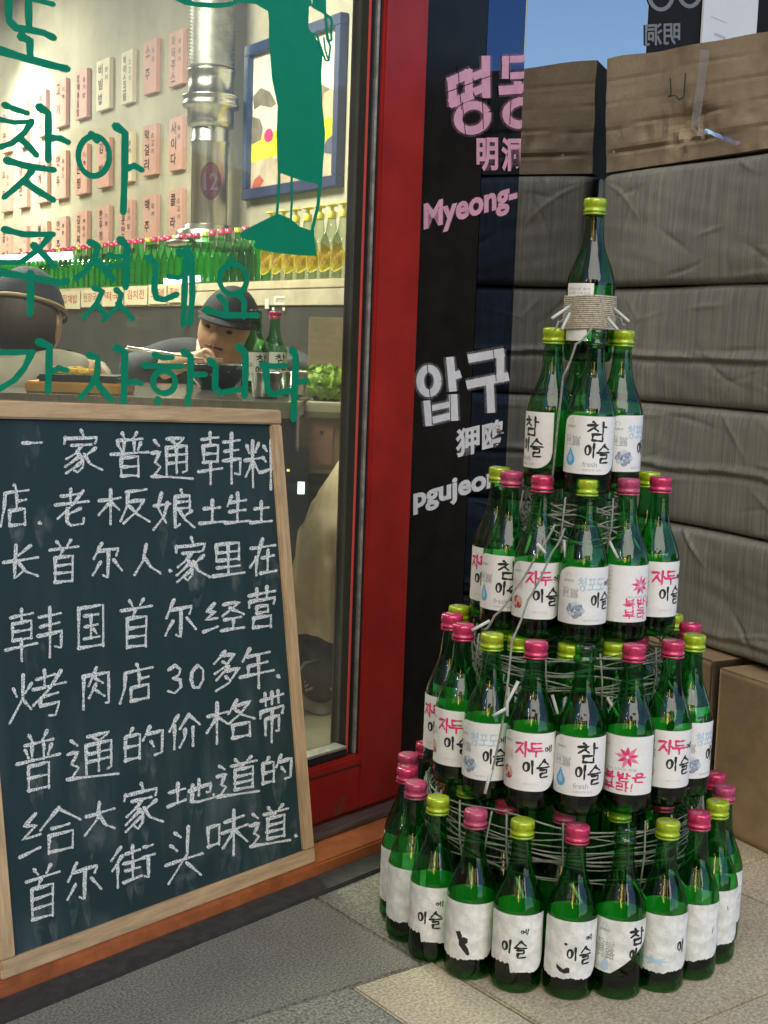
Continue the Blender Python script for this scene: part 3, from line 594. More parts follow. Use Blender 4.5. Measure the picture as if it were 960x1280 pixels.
# cords
def ringcord(R0,z0,z1,n,seed,label,ties):
    q=random.Random(seed); mb=MB(); cx,cy=CX,CY-.004
    for i in range(n):
        z=z0+(z1-z0)*(i+.5)/n+q.uniform(-.002,.002); ph=[q.uniform(0,6.28) for _ in range(4)]; rr=R0+q.uniform(-.009,.006)
        pts=[(cx+(rr+.002*math.sin(5*a+ph[2]))*math.cos(a),cy+(rr+.002*math.sin(4*a+ph[3]))*math.sin(a),z+.0065*math.sin(2*a+ph[0])+.003*math.sin(3*a+ph[3])+.0025*math.sin(7*a+ph[1])) for a in [2*math.pi*k/72 for k in range(72)]]
        mb.tube(pts,q.uniform(.0008,.0013),5,0,True)
    for i in range(ties):
        a=2*math.pi*(i+q.uniform(-.3,.3))/ties; da=q.uniform(-.12,.12); r1=R0+.005
        mb.tube([(cx+r1*math.cos(a),cy+r1*math.sin(a),z0-.012),(cx+(r1+.003)*math.cos(a+da/2),cy+(r1+.003)*math.sin(a+da/2),(z0+z1)/2),(cx+(r1-.002)*math.cos(a+da),cy+(r1-.002)*math.sin(a+da),z1+.008)],.0013,5,0)
        if i%2: 
            a+=.05; mb.tube([(cx+r1*math.cos(a),cy+r1*math.sin(a),z0+.004),(cx+(r1+.012)*math.cos(a+.07),cy+(r1+.012)*math.sin(a+.07),z0-.016)],.0021,6,1)
    o=mb.build('cord_netting',['cord','cord_white']); thing('cord_netting',label,'cord',o=o,group='cords round the bottle tower')
ringcord(.178,.120,.190,13,1,'thick net of grey cords round the bottle necks of the bottom tier',34)
ringcord(.122,.335,.385,12,2,'net of grey cords round the bottle necks of the second tier',24)
ringcord(.068,.520,.570,11,3,'net of grey cords round the bottle necks of the third tier',16)
mb=MB(); pts=[]
for k in range(17*24):
    a=2*math.pi*k/24; pts.append((.253+.0325*math.cos(a),1.752+.0325*math.sin(a),.786+.042*k/(17*24)+.0006*math.sin(a*3)))
mb.tube(pts,.0015,5); o=mb.build('twine_coil','twine'); thing('twine_coil','beige twine wound many times round the middle of the top bottle','twine',o=o)
def pc(l): return [tuple(at(x,y,Y)) for x,y,Y in l]
def longcord(l,label,tips=()):
    mb=MB(); P_=[Vector(p) for p in pc(l)]; Q=[]
    for i in range(len(P_)-1):
        for k in range(5): 
            v=P_[i].lerp(P_[i+1],k/5); v.z-=.004*math.sin(math.pi*k/5); Q.append(v)
    Q.append(P_[-1]); mb.tube(Q,.0014,6,0)
    for tp in tips: mb.tube(pc(tp),.0020,7,1)
    o=mb.build('loose_cord',['cord','cord_white']); thing('loose_cord',label,'cord',o=o,group='loose cords hanging on the tower')
longcord([(742,406,1.672),(720,430,1.665),(704,470,1.665),(697,530,1.67),(690,600,1.69)],'thin cord hanging from the twine past the uncapped bottle of the fourth tier')
longcord([(694,655,1.655),(672,690,1.645),(645,735,1.64),(618,770,1.64),(604,788,1.645)],'cord slanting down across the 자두에 이슬 label of the third tier',[[(612,776,1.635),(590,788,1.63)],[(672,680,1.638),(682,692,1.632)]])
longcord([(706,660,1.645),(690,690,1.64),(660,750,1.63),(640,800,1.60),(634,860,1.575),(626,915,1.572),(612,975,1.575)],'long cord slanting down from the third tier to the netting of the bottom tier',[[(614,962,1.57),(606,992,1.565)],[(648,852,1.575),(634,878,1.568),(634,895,1.566)],[(634,885,1.568),(616,895,1.566)]])
longcord([(708,392,1.72),(698,402,1.69),(692,412,1.69)],'short white cord ends knotted left of the top bottle',[[(712,383,1.71),(690,398,1.68)],[(712,392,1.70),(702,412,1.68)]])
longcord([(768,388,1.72),(776,398,1.69),(782,406,1.69)],'short white cord ends knotted right of the top bottle',[[(768,386,1.71),(786,402,1.69)],[(760,398,1.70),(772,412,1.68)]])
# bottles on the shelf inside
sb=MB().lathe([(0,.0),(.029,.0),(.0305,.01),(.0305,.10),(.025,.12),(.015,.146),(.012,.17),(.0112,.186)],14,0).lathe([(.0142,.186),(.0142,.203),(.0,.205)],12,1)
gl2=glassmat('shelf_bottle_green',(.42,.84,.50),.05,1.6,2.5); 
lab=MB().lathe([(.031,.03),(.031,.085)],14,0)
sbm=[sb.mesh('shelf_bottle',[gl2,MT['cap_pink']]),]
sb2=MB(); sb2.v=list(sb.v);sb2.f=list(sb.f);sb2.m=list(sb.m);sb2.sm=list(sb.sm); sbm.append(sb2.mesh('shelf_bottle_lime',[gl2,MT['cap_lime']]))
xs=wl(322,330,SO+.0)[0]; tt=xs; i=0
while tt<3.9:
    p=W0+WD*tt+WN*(SO-.02-.004*(i%2)); o=put('soju_bottle',sbm[1 if i%4==3 else 0])
    o.location=(p.x,p.y,zshelf+.0005); thing('soju_bottle',f'small green bottle with {"lime" if i%4==3 else "pink"} cap in the long row on the shelf inside','bottle',o=o,group=f'green bottles with {"lime" if i%4==3 else "pink"} caps on the shelf inside'); tt+=.071; i+=1
yb=MB().lathe([(0,.0),(.032,.0),(.034,.01),(.034,.115),(.027,.14),(.016,.165),(.013,.19),(.0125,.2)],18,0).mesh('glass',[glassmat('milky_clear_glass',(.78,.82,.72),.08,1.45,2)])
yc=MB().lathe([(.0145,.195),(.0145,.215),(.006,.22),(.006,.232),(.018,.234),(.018,.240),(0,.243)],14,0).mesh('cap',[mat('yellow_pump_cap',(.6,.55,.05),.4)])
ylm=MB(); fnl=lambda x,y,l:(.0345*math.sin((x-.5)*2.0)*(1+l*.004),.0345*math.cos((x-.5)*2.0)*(1+l*.004),.112-.09*y)
ylm.add([fnl(.5+.5*math.cos(a)*min(1,1),.5+.5*math.sin(a),0) for a in [k*.314 for k in range(20)]],[tuple(range(20))[::-1]],0)
ftext(ylm,'라씨',(.75,.25,.25,.72),fnl,1,off=.03,layer=2)
ylm=ylm.mesh('label',[mat('yellow_lemon_label',(.72,.50,.03),.5,var=.15,vs_=60),mat('label_brown_ink',(.3,.14,.02),.5)])
for i,xp in enumerate((338,353,368,383,398,413,428)):
    t_=wl(xp,340,SO)[0]; p=W0+WD*t_+WN*SO
    t=thing('syrup_bottle','yellow labelled clear bottle, '+ordn[i]+' from the left at the right end of the shelf inside','bottle',(p.x,p.y,zshelf+.0005),WR+R_(14),'yellow labelled bottles on the shelf end'); put('glass',yb,t);put('cap',yc,t);put('label',ylm,t); t.scale=(1.05,1.05,1.0)
# ---------------------------------------------------------------- shop door with glass
door=thing('shop_door','red framed glass shop door with green Korean lettering on its pane','door',P0,A)
def db(name,m,s0,s1,n0,n1,z0,z1,bev=.002): return facbox(MB(),s0,s1,n0,n1,z0,z1,0,bev).build(name,m,door)
zt=2.25
SX=lambda x,n: fac(x,540,n)[0]
sr=SX(465,-.05); sj=SX(434,-.097)
db('stile','red',sr,.095,-.095,-.05,.031,zt,.003); db('stile','red',-1.05,-.96,-.095,-.05,.031,zt,.003)
db('bottom_rail','red',-.958,sr-.0005,-.095,-.05,.031,.120,.003); db('top_rail','red',-.958,sr-.0005,-.095,-.05,zt-.10,zt,.003)
db('groove','dark',-.957,-.006,-.0495,-.049,.104,.1065,0)
db('gasket','black',SX(460,-.056),sr-.0005,-.10,-.056,.121,zt-.101); db('gasket','black',SX(449.5,-.062),SX(456,-.058)-.0004,-.10,-.062,.121,zt-.101)
db('silver_strip','silver',SX(456,-.058),SX(460,-.056)-.0004,-.10,-.058,.121,zt-.101,.001); db('red_bead','redline',SX(446,-.064),SX(449.5,-.062)-.0004,-.0675,-.064,.121,zt-.101,.001)
db('inner_jamb','dark',sj,SX(446,-.064)+.002,-.103,-.0965,.121,zt-.101); db('bottom_bead','black',-.957,SX(447,-.06),-.09,-.0585,.121,.131); 
db('bottom_strip','silver',-.957,SX(447,-.06),-.088,-.0600,.1315,.136,.001)
pane=db('glass_pane','pane_glass',-.957,SX(446,-.064)+.001,-.088,-.082,.137,zt-.101,0)
sc_=mat('scuffed_paint',(.16,.06,.045),.8); alpha_noise(sc_,70,.50,.72,0,.75)
mb=MB(); mb.add([(-.957,.0497,.034),(.094,.0497,.034),(.094,.0497,.062),(-.957,.0497,.062)],[(0,1,2,3)]); mb.build('scuff_marks',sc_,door)
# green lettering on the pane
NG=-.0815
def gfn(x,y,l):
    s,z=fac(x,y,NG); return (s,-(NG)-.0004-l*.000012,z)
# brush serif taper
def tp_(f): return 1.35-1.1*f if f<.25 else (1.0+.12*math.sin((f-.25)*6) if f<.9 else 1.05)
gl=MB(); LAY[0]=0
def syl():
    global gl
    if gl.v: gl.build('green_syllable','greenvinyl',door)
    gl=MB()
def gs(pts,wd=7.5,q=4): ribbon(gl,pts,wd*1.13,gfn,0,nl(),taper=tp_,sub=q)
def ge(cx,cy,rx,ry,wd=6.5,rot=0): ribbon(gl,ell(cx,cy,rx,ry,28,rot=rot),wd,gfn,0,nl(),sub=1,caps=False,taper=lambda f:.95+.3*abs(math.sin(f*math.pi*2+.6)))
S=lambda a,k,ox,oy:[(ox+x/k,oy+y/k) for x,y in a]
q1=lambda *a:S(a,4,0,0)     # from the x4 enlargement at the origin
q2=lambda *a:S(a,4,0,300)
syl()
gs(q1((45,-60),(42,60),(45,105),(80,140),(150,150),(220,165),(268,190))); gs(q1((140,-60),(142,60),(145,150)),8); gs(q1((50,-22),(150,-10),(265,22)),6)
gs(q1((105,182),(148,205),(150,290)),8); gs(q1((-10,250),(120,290),(250,325),(335,345)),8)
syl()
gs(q1((22,525),(80,548),(136,566)),6); gs(q1((0,598),(70,612),(160,608)),5); gs(q1((155,610),(120,665),(60,715),(0,735)),6.5); gs(q1((100,690),(140,730),(180,775)),7)
gs(q1((195,535),(240,565),(240,680),(240,800)),7.5); gs(q1((260,690),(300,692),(340,712)),6.5)
gs(q1((32,802),(130,830),(268,850)),7); gs(q1((160,850),(130,890),(70,945),(20,985)),6.5); gs(q1((120,905),(180,950),(265,1000)),7)
syl()
ge(117,195,19.5,25,6.5); gs(q1((455,672),(485,705)),6.5); gs(q1((578,632),(624,665),(622,860),(615,1060)),7.5); gs(q1((640,840),(670,828),(708,850)),6.5)
syl()
gs([(5,287),(30,293),(66,293)],6.5); gs([(62,295),(48,312),(25,328),(-2,328)],6); gs([(42,307),(56,320),(68,333)],7); gs(q2((-10,160),(150,185),(300,215),(335,205)),7); gs(q2((150,170),(152,260),(148,368)),8)
syl()
gs(q2((448,12),(490,30),(470,95),(420,160),(380,192)),6.5); gs(q2((482,105),(520,145),(562,195)),7.5); gs(q2((545,75),(580,85),(615,80)),5.5); gs(q2((550,130),(580,132),(615,122)),5.5); gs(q2((600,0),(632,25),(630,120),(626,235)),7.5)
gs(q2((470,240),(512,255),(480,320),(415,388)),5.5); gs(q2((490,330),(515,365),(520,385)),5.5); gs(q2((580,250),(605,270),(590,330),(515,400)),5.5); gs(q2((590,320),(620,350),(662,395)),6)
syl()
gs(q2((740,92),(778,120),(770,240),(780,290),(820,298),(882,272)),6.5); gs(q2((842,182),(890,190),(925,172)),5); gs(q2((893,58),(925,85),(922,250),(915,425)),6.5); gs([(232,311),(239,320),(240,370),(237,404)],6.5)
syl()
ge(291,349,17,19,6); gs([(288,325),(293,332)],6); gs([(274,371),(281,377),(283,394)],6); gs([(299,369),(305,377),(304,396)],6); gs([(257,387),(280,394),(321,394)],6.5)
syl()
gs(q2((-15,560),(60,562),(165,560)),6); gs(q2((155,565),(120,640),(70,700),(-5,745)),6.5); gs(q2((193,510),(245,530),(242,640),(238,755)),7.5); gs(q2((262,655),(290,640),(333,652)),6)
gs([(12,506),(12,532)],6.5); gs([(12,508),(58,508),(57,534)],6.5); gs([(12,532),(57,532)],6)
syl()
gs(q2((443,575),(488,590),(482,680),(445,740),(400,790)),6.5); gs(q2((470,695),(505,745),(555,800)),7); gs(q2((580,540),(622,560),(620,680),(615,840)),7.5); gs(q2((640,712),(670,708),(702,718)),6)
syl()
gs(q2((772,575),(810,588),(858,588)),6); gs(q2((722,625),(800,632),(905,632)),6.5); ge(204.5,477.5,14,14,6.5); gs(q2((918,560),(950,580),(950,680),(945,765)),7); gs([(238,468),(256,468)],6)
gs([(197,499),(198,528)],6); gs([(234,497),(235,528)],6); gs([(198,512),(234,512)],5.5); gs([(198,527),(235,527)],5.5)
syl()
gs([(262,451),(269,458),(268,485),(275,491),(302,486)],6.5); gs([(298,434),(306,441),(306,470),(305,495)],7)
syl()
gs([(327,456),(340,458),(356,457)],6); gs([(331,457),(334,488),(340,493),(362,488)],6.5); gs([(365,438),(369,446),(368,480),(366,524)],7); gs([(370,478),(383,476)],6)
syl()
# green figure of a woman: dress, legs, shoe
fg=MB(); q3=lambda *a:S(a,3.692,200,0)
def gb(pts,l=0): blob(fg,pts,gfn,0,70+l)
gb(q3((495,50),(500,100),(500,195),(515,370),(540,490),(535,620),(540,795),(640,830),(745,855),(750,760),(760,620),(745,460),(742,330),(748,250),(725,190),(682,130),(685,30),(700,28),(690,-40),(500,-60)),0)
gb(q3((352,-60),(360,10),(440,20),(498,54),(505,-60)),1); gb(q3((700,-50),(700,30),(765,70),(762,-50)),2)
gb(q3((62,0),(110,22),(180,34),(260,38),(320,32),(350,20),(365,0),(352,-20),(330,8),(250,14),(150,8),(110,-20),(60,-30)),3)
for pts,wd in (((((700,30),(745,55),(785,85),(790,110),(782,150))),3.2),((((760,70),(765,130),(768,180))),3.6),((((785,120),(788,185),(775,190),(765,150))),3),((((768,180),(782,215),(775,280),(760,280),(735,210),(720,160),(700,155))),2.6),((((752,175),(758,230),(770,270))),2.2)):
    ribbon(fg,q3(*pts),wd,gfn,0,nl()%40+80)
for pts,wd in (((((546,790),(545,880),(535,990))),3.6),((((604,820),(604,930),(600,1030))),3),((((735,850),(725,950),(700,1055))),4.2)): ribbon(fg,q3(*pts),wd,gfn,0,nl()%40+80)
gb(q3((368,1080),(385,1062),(450,1030),(540,985),(600,1010),(640,1045),(690,1062),(706,1050),(712,1110),(722,1182),(640,1178),(520,1165),(435,1145),(428,1132),(442,1112),(400,1108),(370,1095)),5)
fg.build('green_figure_decal','greenvinyl',door)
# purple round sticker with 12
pm=mat('purple_sticker',(.16,.03,.09),.4,alpha=.6); st=MB(); blob(st,ell(263,226,13,24,22)[:-1],gfn,0,20); 
st.build('round_sticker',pm,door); st=MB(); ftext(st,'12',(254,216,272,238),gfn,0,off=.02,layer=30); st.build('sticker_number',mat('faded_white_print',(.35,.28,.32),.5,alpha=.6),door)
# ---------------------------------------------------------------- black stencilled panel
PN=-.08
pan=thing('stencilled_panel','glossy black wall panel with white and pink stencilled place names beside the red door','wall panel',P0,A)
s_a=fac(598,300,PN)[0]; s_b=fac(652,150,PN)[0]; s_c=fac(811,20,PN)[0]
blk=mat('black_gloss_panel',(.012,.011,.010),.30,var=.3,vs_=30,coat=0,spec=.16,big=.3,bigs=4); 
facbox(MB(),.099,s_a,-.11,PN,0.0,2.4,0,.001).build('black_board',blk,pan)
facbox(MB(),.0955,.0985,-.11,-.078,0.0,2.4,0,.0005).build('edge_trim','dark',pan)
nav=bpy.data.materials.new('sky_tinted_mirror_glass'); nav.use_nodes=True; b_=nav.node_tree.nodes['Principled BSDF']; b_.inputs['Base Color'].default_value=(.055,.085,.16,1); b_.inputs['Metallic'].default_value=1; b_.inputs['Roughness'].default_value=.04
facbox(MB(),s_a+.0006,s_b,-.11,PN-.0005,0.0,2.4,0,.001).build('dark_glass_strip',nav,pan)  # blue of the reflected sky is put into the tint of this strip
wht=mat('white_spray_paint',(.62,.61,.63),.6,var=.12,vs_=60); pnk=mat('pink_spray_paint',(.60,.30,.40),.6,var=.12,vs_=60)
wh2=mat('white_overspray',(.62,.61,.63),.7); pn2=mat('pink_overspray',(.60,.30,.40),.7)
alpha_noise(wh2,300,.3,.7,.0,.10); alpha_noise(pn2,300,.3,.7,.0,.10)
SLIM=s_b-.0005
def sfn(x,y,l):
    s,z=fac(x,y,PN+.0003); s=min(max(s,.0995),SLIM); return (s,-PN-.0006-l*.00001,z)
def stencil(items,fonts,m1,m2,cuts):
    mb=MB(); FM=[MB() for _ in fonts]
    for gr,mi,base in ((6.5,1,0),(5.2,1,12),(3.9,1,24),(2.6,1,36),(1.3,1,48),(0,0,60)):
        for j,(pts,wd) in enumerate(items): ribbon(mb,pts,wd+gr,sfn,mi,base+j%11,square=True,sub=4 if len(pts)<8 else 1)
        for fi,(tx,box,sl,off,ln) in enumerate(fonts):
            ftext(FM[fi],tx,box,sfn,mi,slope=sl,off=off+gr*.006,layer=base+11,lean=ln)
    for j,(pts,wd) in enumerate(cuts): ribbon(mb,pts,wd,sfn,2,80+j,square=True)
    if mb.v: mb.build('stencil_lettering',[m1,m2,blk],pan)
    for f_ in FM: f_.build('stencil_lettering',[m1,m2],pan)
c4=lambda *a:S(a,4.922,500,60); c5=lambda *a:S(a,5.333,500,420)
it=[(c4((315,195),(325,362)),10.5),(c4((292,215),(440,150)),12),(c4((418,130),(422,318)),10),(c4((300,345),(445,285)),11.5),(c4((525,48),(527,308)),10.5),(c4((445,178),(520,148)),9.5),(c4((450,272),(520,240)),9.5),
 ([(p[0],p[1]) for p in ell(500+443/4.922,60+430/4.922,18.5,15.5,24,rot=-.35)],10.5),
 (c4((648,55),(645,190)),8.5),(c4((625,72),(790,66)),8.5),(c4((675,172),(790,165)),8.5),(c4((605,262),(790,250)),11),(c4((722,205),(722,262)),9.5),([(p[0],p[1]) for p in ell(500+745/4.922,60+400/4.922,19,14.5,24,rot=-.2)],10.5)]
stencil(it,[('明',(595,172,622,214),.0,.03,0),('洞',(626,172,652,214),.0,.03,0)],pnk,pn2,[(c4((352,110),(375,380)),1),(c4((285,272),(560,170)),1),(c4((380,330),(400,540)),1),(c4((503,300),(510,500)),1),(c4((672,50),(668,190)),1),(c4((680,320),(672,470)),1)])
vsM=[('Myeong-',(530,236,646,279),.0,.045,0)]
def baseline(tx,p0,p1,h_up,h_dn,off):
    # text running along a sloping baseline
    x0,y0=p0;x1,y1=p1; sl=-(y1-y0)/(x1-x0); return (tx,(x0,y0-h_up,x1,y0+h_dn),sl,off,0)
stencil([],[baseline('Myeong-',(529,288),(646,256),33,9,.035)],pnk,pn2,[])
it=[([(p[0],p[1]) for p in ell(500+190/5.333,420+300/5.333,11,15.5,24)],9.5),(c5((330,140),(350,370)),9.5),(c5((352,268),(402,252)),9.5),(c5((175,430),(190,600)),8.5),(c5((350,388),(358,565)),10.5),(c5((207,482),(330,455)),7),(c5((212,562),(335,532)),8.5),
 (c5((450,152),(692,108)),10.5),(c5((665,88),(667,308)),9.5),(c5((440,326),(722,268)),10.5),(c5((595,305),(605,512)),9.5)]
stencil(it,[('狎',(569,537,599,573),.25,.03,0),('鸥',(602,529,629,564),.25,.03,0),baseline('pgujeong',(516,635.5),(640,602),24.5,9,.035)],wht,wh2,[(c5((178,190),(198,410)),1),(c5((325,385),(372,372)),1),(c5((205,430),(212,590)),1),(c5((330,380),(335,570)),1),(c5((618,90),(638,300)),1)])
# ---------------------------------------------------------------- mirror glass and right hand panel
mir=bpy.data.materials.new('mirror_glass'); mir.use_nodes=True; b_=mir.node_tree.nodes['Principled BSDF']; b_.inputs['Base Color'].default_value=(.55,.56,.58,1); b_.inputs['Metallic'].default_value=1; b_.inputs['Roughness'].default_value=.025
o=facbox(MB(),s_b+.0006,s_c,-.11,PN-.001,0.0,2.4,0,.001).build('mirror_panel',mir,None,P0,A); thing('mirror_panel','tall mirror glass panel reflecting blue sky and the stacked boxes','mirror panel',o=o)
rp=thing('black_wall_panel','black wall panel behind the cardboard box with a painted reflection of grey lettering','wall panel',P0,A)
facbox(MB(),s_c+.0006,1.9,-.11,PN,0.0,2.4,0,.001).build('black_board',mat('satin_black_panel',(.012,.011,.011),.6,spec=.08),rp)
mb=MB()
def rfn(x,y,l): s,z=fac(x,y,PN+.0003); return (s,-PN-.0006-l*.00001,z)
ftext(mb,'明洞',(806,30,850,58),rfn,0,slope=.06,off=.02,mirror=True); ribbon(mb,ell(826,-8,15,20,20),5,rfn,0,1,sub=1); ribbon(mb,ell(862,-12,14,20,20),5,rfn,0,2,sub=1)
mb.build('lettering_reflection',mat('painted_grey_reflection',(.16,.16,.165),.6),rp)  # reflection of the stencilled letters, put in as grey reversed shapes
# white card sign
qr=thing('card_sign','white rounded card with a line of tiny grey print fixed above the cardboard box','sign',P0,A)
def rrect(x0,y0,x1,y1,r):
    o=[]
    for cx,cy,a0 in ((x1-r,y0+r,-90),(x1-r,y1-r,0),(x0+r,y1-r,90),(x0+r,y0+r,180)):
        for k in range(6): a=R_(a0+k*18); o.append((cx+r*math.cos(a),cy+r*math.sin(a)))
    return o
s0,z0_=fac(873,68,PN); s1,_=fac(941,60,PN); mb=MB(); pts=rrect(0,0,s1-s0,.36,.022); k=len(pts)
vs=[(s0+x,-PN-.002,z0_+y) for x,y in pts]+[(s0+x,-PN-.006,z0_+y) for x,y in pts]
mb.add(vs,[tuple(range(k))[::-1],tuple(range(k,2*k))]+[(i,(i+1)%k,k+(i+1)%k,k+i) for i in range(k)]); mb.build('card',mat('white_plastic_card',(.62,.61,.60),.35,var=.05,vs_=9),qr)
f3=lambda x,y,l:(s0+x,-PN-.0063,z0_+y)
mb=MB(); [mb.add([f3(.05+.008*i,.045,0),f3(.055+.008*i,.045,0),f3(.055+.008*i,.051,0),f3(.05+.008*i,.051,0)],[(0,1,2,3)]) for i in range(6)]; mb.add([f3(.03,.078,0),f3(.10,.078,0),f3(.10,.079,0),f3(.03,.079,0)],[(0,1,2,3)]); mb.build('small_print','ink_grey',qr)
# wall above the shop front
struct(facbox(MB(),-6,-1.052,-.2,-.03,0,4.2,0).build('shop_side_wall',mat('shop_render',(.1,.09,.085),.7,var=.2,vs_=6),None,P0,A))
struct(facbox(MB(),-1.051,3.2,-.2,-.03,2.42,4.2,0).build('shop_upper_wall',mat('shop_fascia',(.12,.03,.025),.6,var=.2,vs_=6),None,P0,A))
struct(facbox(MB(),1.905,3.2,-.2,-.03,0,2.415,0).build('shop_pier',mat('shop_pier',(.1,.09,.085),.7),None,P0,A))
struct(facbox(MB(),-1.05,.0945,-.12,-.05,2.252,2.418,0).build('door_lintel','dark',None,P0,A))
# ---------------------------------------------------------------- chalkboard
zb0=.021; nb0=.036; zt0=.661; nt0=-.058; sL,sR=-.706,-.190
BLn=math.hypot(zt0-zb0,nb0-nt0); up_=((N*(nt0-nb0))+Vector((0,0,zt0-zb0)))/BLn; Wn=D.cross(up_).normalized()
Wn=-Wn if Wn.dot(N)<0 else Wn
bw=sR-sL; bo=fp((sL+sR)/2,nb0,zb0)
cb=thing('chalkboard','leaning wooden framed chalkboard with white Chinese handwriting','chalkboard')
cb.matrix_world=Matrix.Translation(bo)@Matrix((D,-Wn,up_)).transposed().to_4x4()
fwid=.0205; T=.020
MB().box(-bw/2,bw/2,0,T,0,fwid,0,.0018).build('frame_rail','wood_h',cb); MB().box(-bw/2,bw/2,0,T,BLn-fwid,BLn,0,.0018).build('frame_rail','wood_h',cb)
MB().box(-bw/2,-bw/2+fwid,.0003,T,fwid+.0004,BLn-fwid-.0004,0,.0018).build('frame_stile','wood',cb); MB().box(bw/2-fwid,bw/2,.0003,T,fwid+.0004,BLn-fwid-.0004,0,.0018).build('frame_stile','wood',cb)
# slate with dusty smears
bm_=mat('slate_paint',(.006,.027,.030),.7,var=.15,vs_=8); t_=bm_.node_tree; bs=t_.nodes['Principled BSDF']
old=bs.inputs['Base Color'].links[0].from_socket
def ndn(k): return t_.nodes.new(k)
tc=ndn('ShaderNodeTexCoord'); mp=ndn('ShaderNodeMapping'); mp.inputs['Scale'].default_value=(10,1,2.2); t_.links.new(tc.outputs['Object'],mp.inputs[0])
n1=ndn('ShaderNodeTexNoise'); n1.inputs['Scale'].default_value=2.2; n1.inputs['Detail'].default_value=6; t_.links.new(mp.outputs[0],n1.inputs[0])
n2=ndn('ShaderNodeTexNoise'); n2.inputs['Scale'].default_value=5; n2.inputs['Detail'].default_value=3; t_.links.new(tc.outputs['Object'],n2.inputs[0])
sx=ndn('ShaderNodeSeparateXYZ'); t_.links.new(tc.outputs['Object'],sx.inputs[0])
mr=ndn('ShaderNodeMapRange'); mr.inputs[1].default_value=.42; mr.inputs[2].default_value=.06; mr.inputs[3].default_value=.15; mr.inputs[4].default_value=1; t_.links.new(sx.outputs[2],mr.inputs[0])
r1=ndn('ShaderNodeMapRange'); r1.inputs[1].default_value=.46; r1.inputs[2].default_value=.75; t_.links.new(n1.outputs[0],r1.inputs[0])
r2=ndn('ShaderNodeMapRange'); r2.inputs[1].default_value=.4; r2.inputs[2].default_value=.7; t_.links.new(n2.outputs[0],r2.inputs[0])
m1=ndn('ShaderNodeMath'); m1.operation='MULTIPLY'; t_.links.new(r1.outputs[0],m1.inputs[0]); t_.links.new(r2.outputs[0],m1.inputs[1])
m2=ndn('ShaderNodeMath'); m2.operation='MULTIPLY'; t_.links.new(m1.outputs[0],m2.inputs[0]); t_.links.new(mr.outputs[0],m2.inputs[1])
m3=ndn('ShaderNodeMath'); m3.operation='MULTIPLY'; m3.inputs[1].default_value=.55; t_.links.new(m2.outputs[0],m3.inputs[0])
mx=ndn('ShaderNodeMix'); mx.data_type='RGBA'; mx.inputs[7].default_value=(.30,.36,.37,1); t_.links.new(m3.outputs[0],mx.inputs[0]); t_.links.new(old,mx.inputs[6]); t_.links.new(mx.outputs[2],bs.inputs['Base Color'])
MB().box(-bw/2+fwid-.002,bw/2-fwid+.002,.006,.014,fwid-.002,BLn-fwid+.002,0).build('slate',bm_,cb)
for ch_o in [o for o in bpy.data.objects if o.parent is cb]:     # frame and slate sheared so the top edge rises to the left
    for v in ch_o.data.vertices: v.co.z+=.021*(.5-v.co.x/bw)*(v.co.z/BLn)
BI=cb.matrix_world.inverted(); pp=bo-Wn*.006
def bfn(x,y,l):
    p=BI@hit(x,y,pp,Wn); return (p.x,.0057-l*.0000045,p.z)
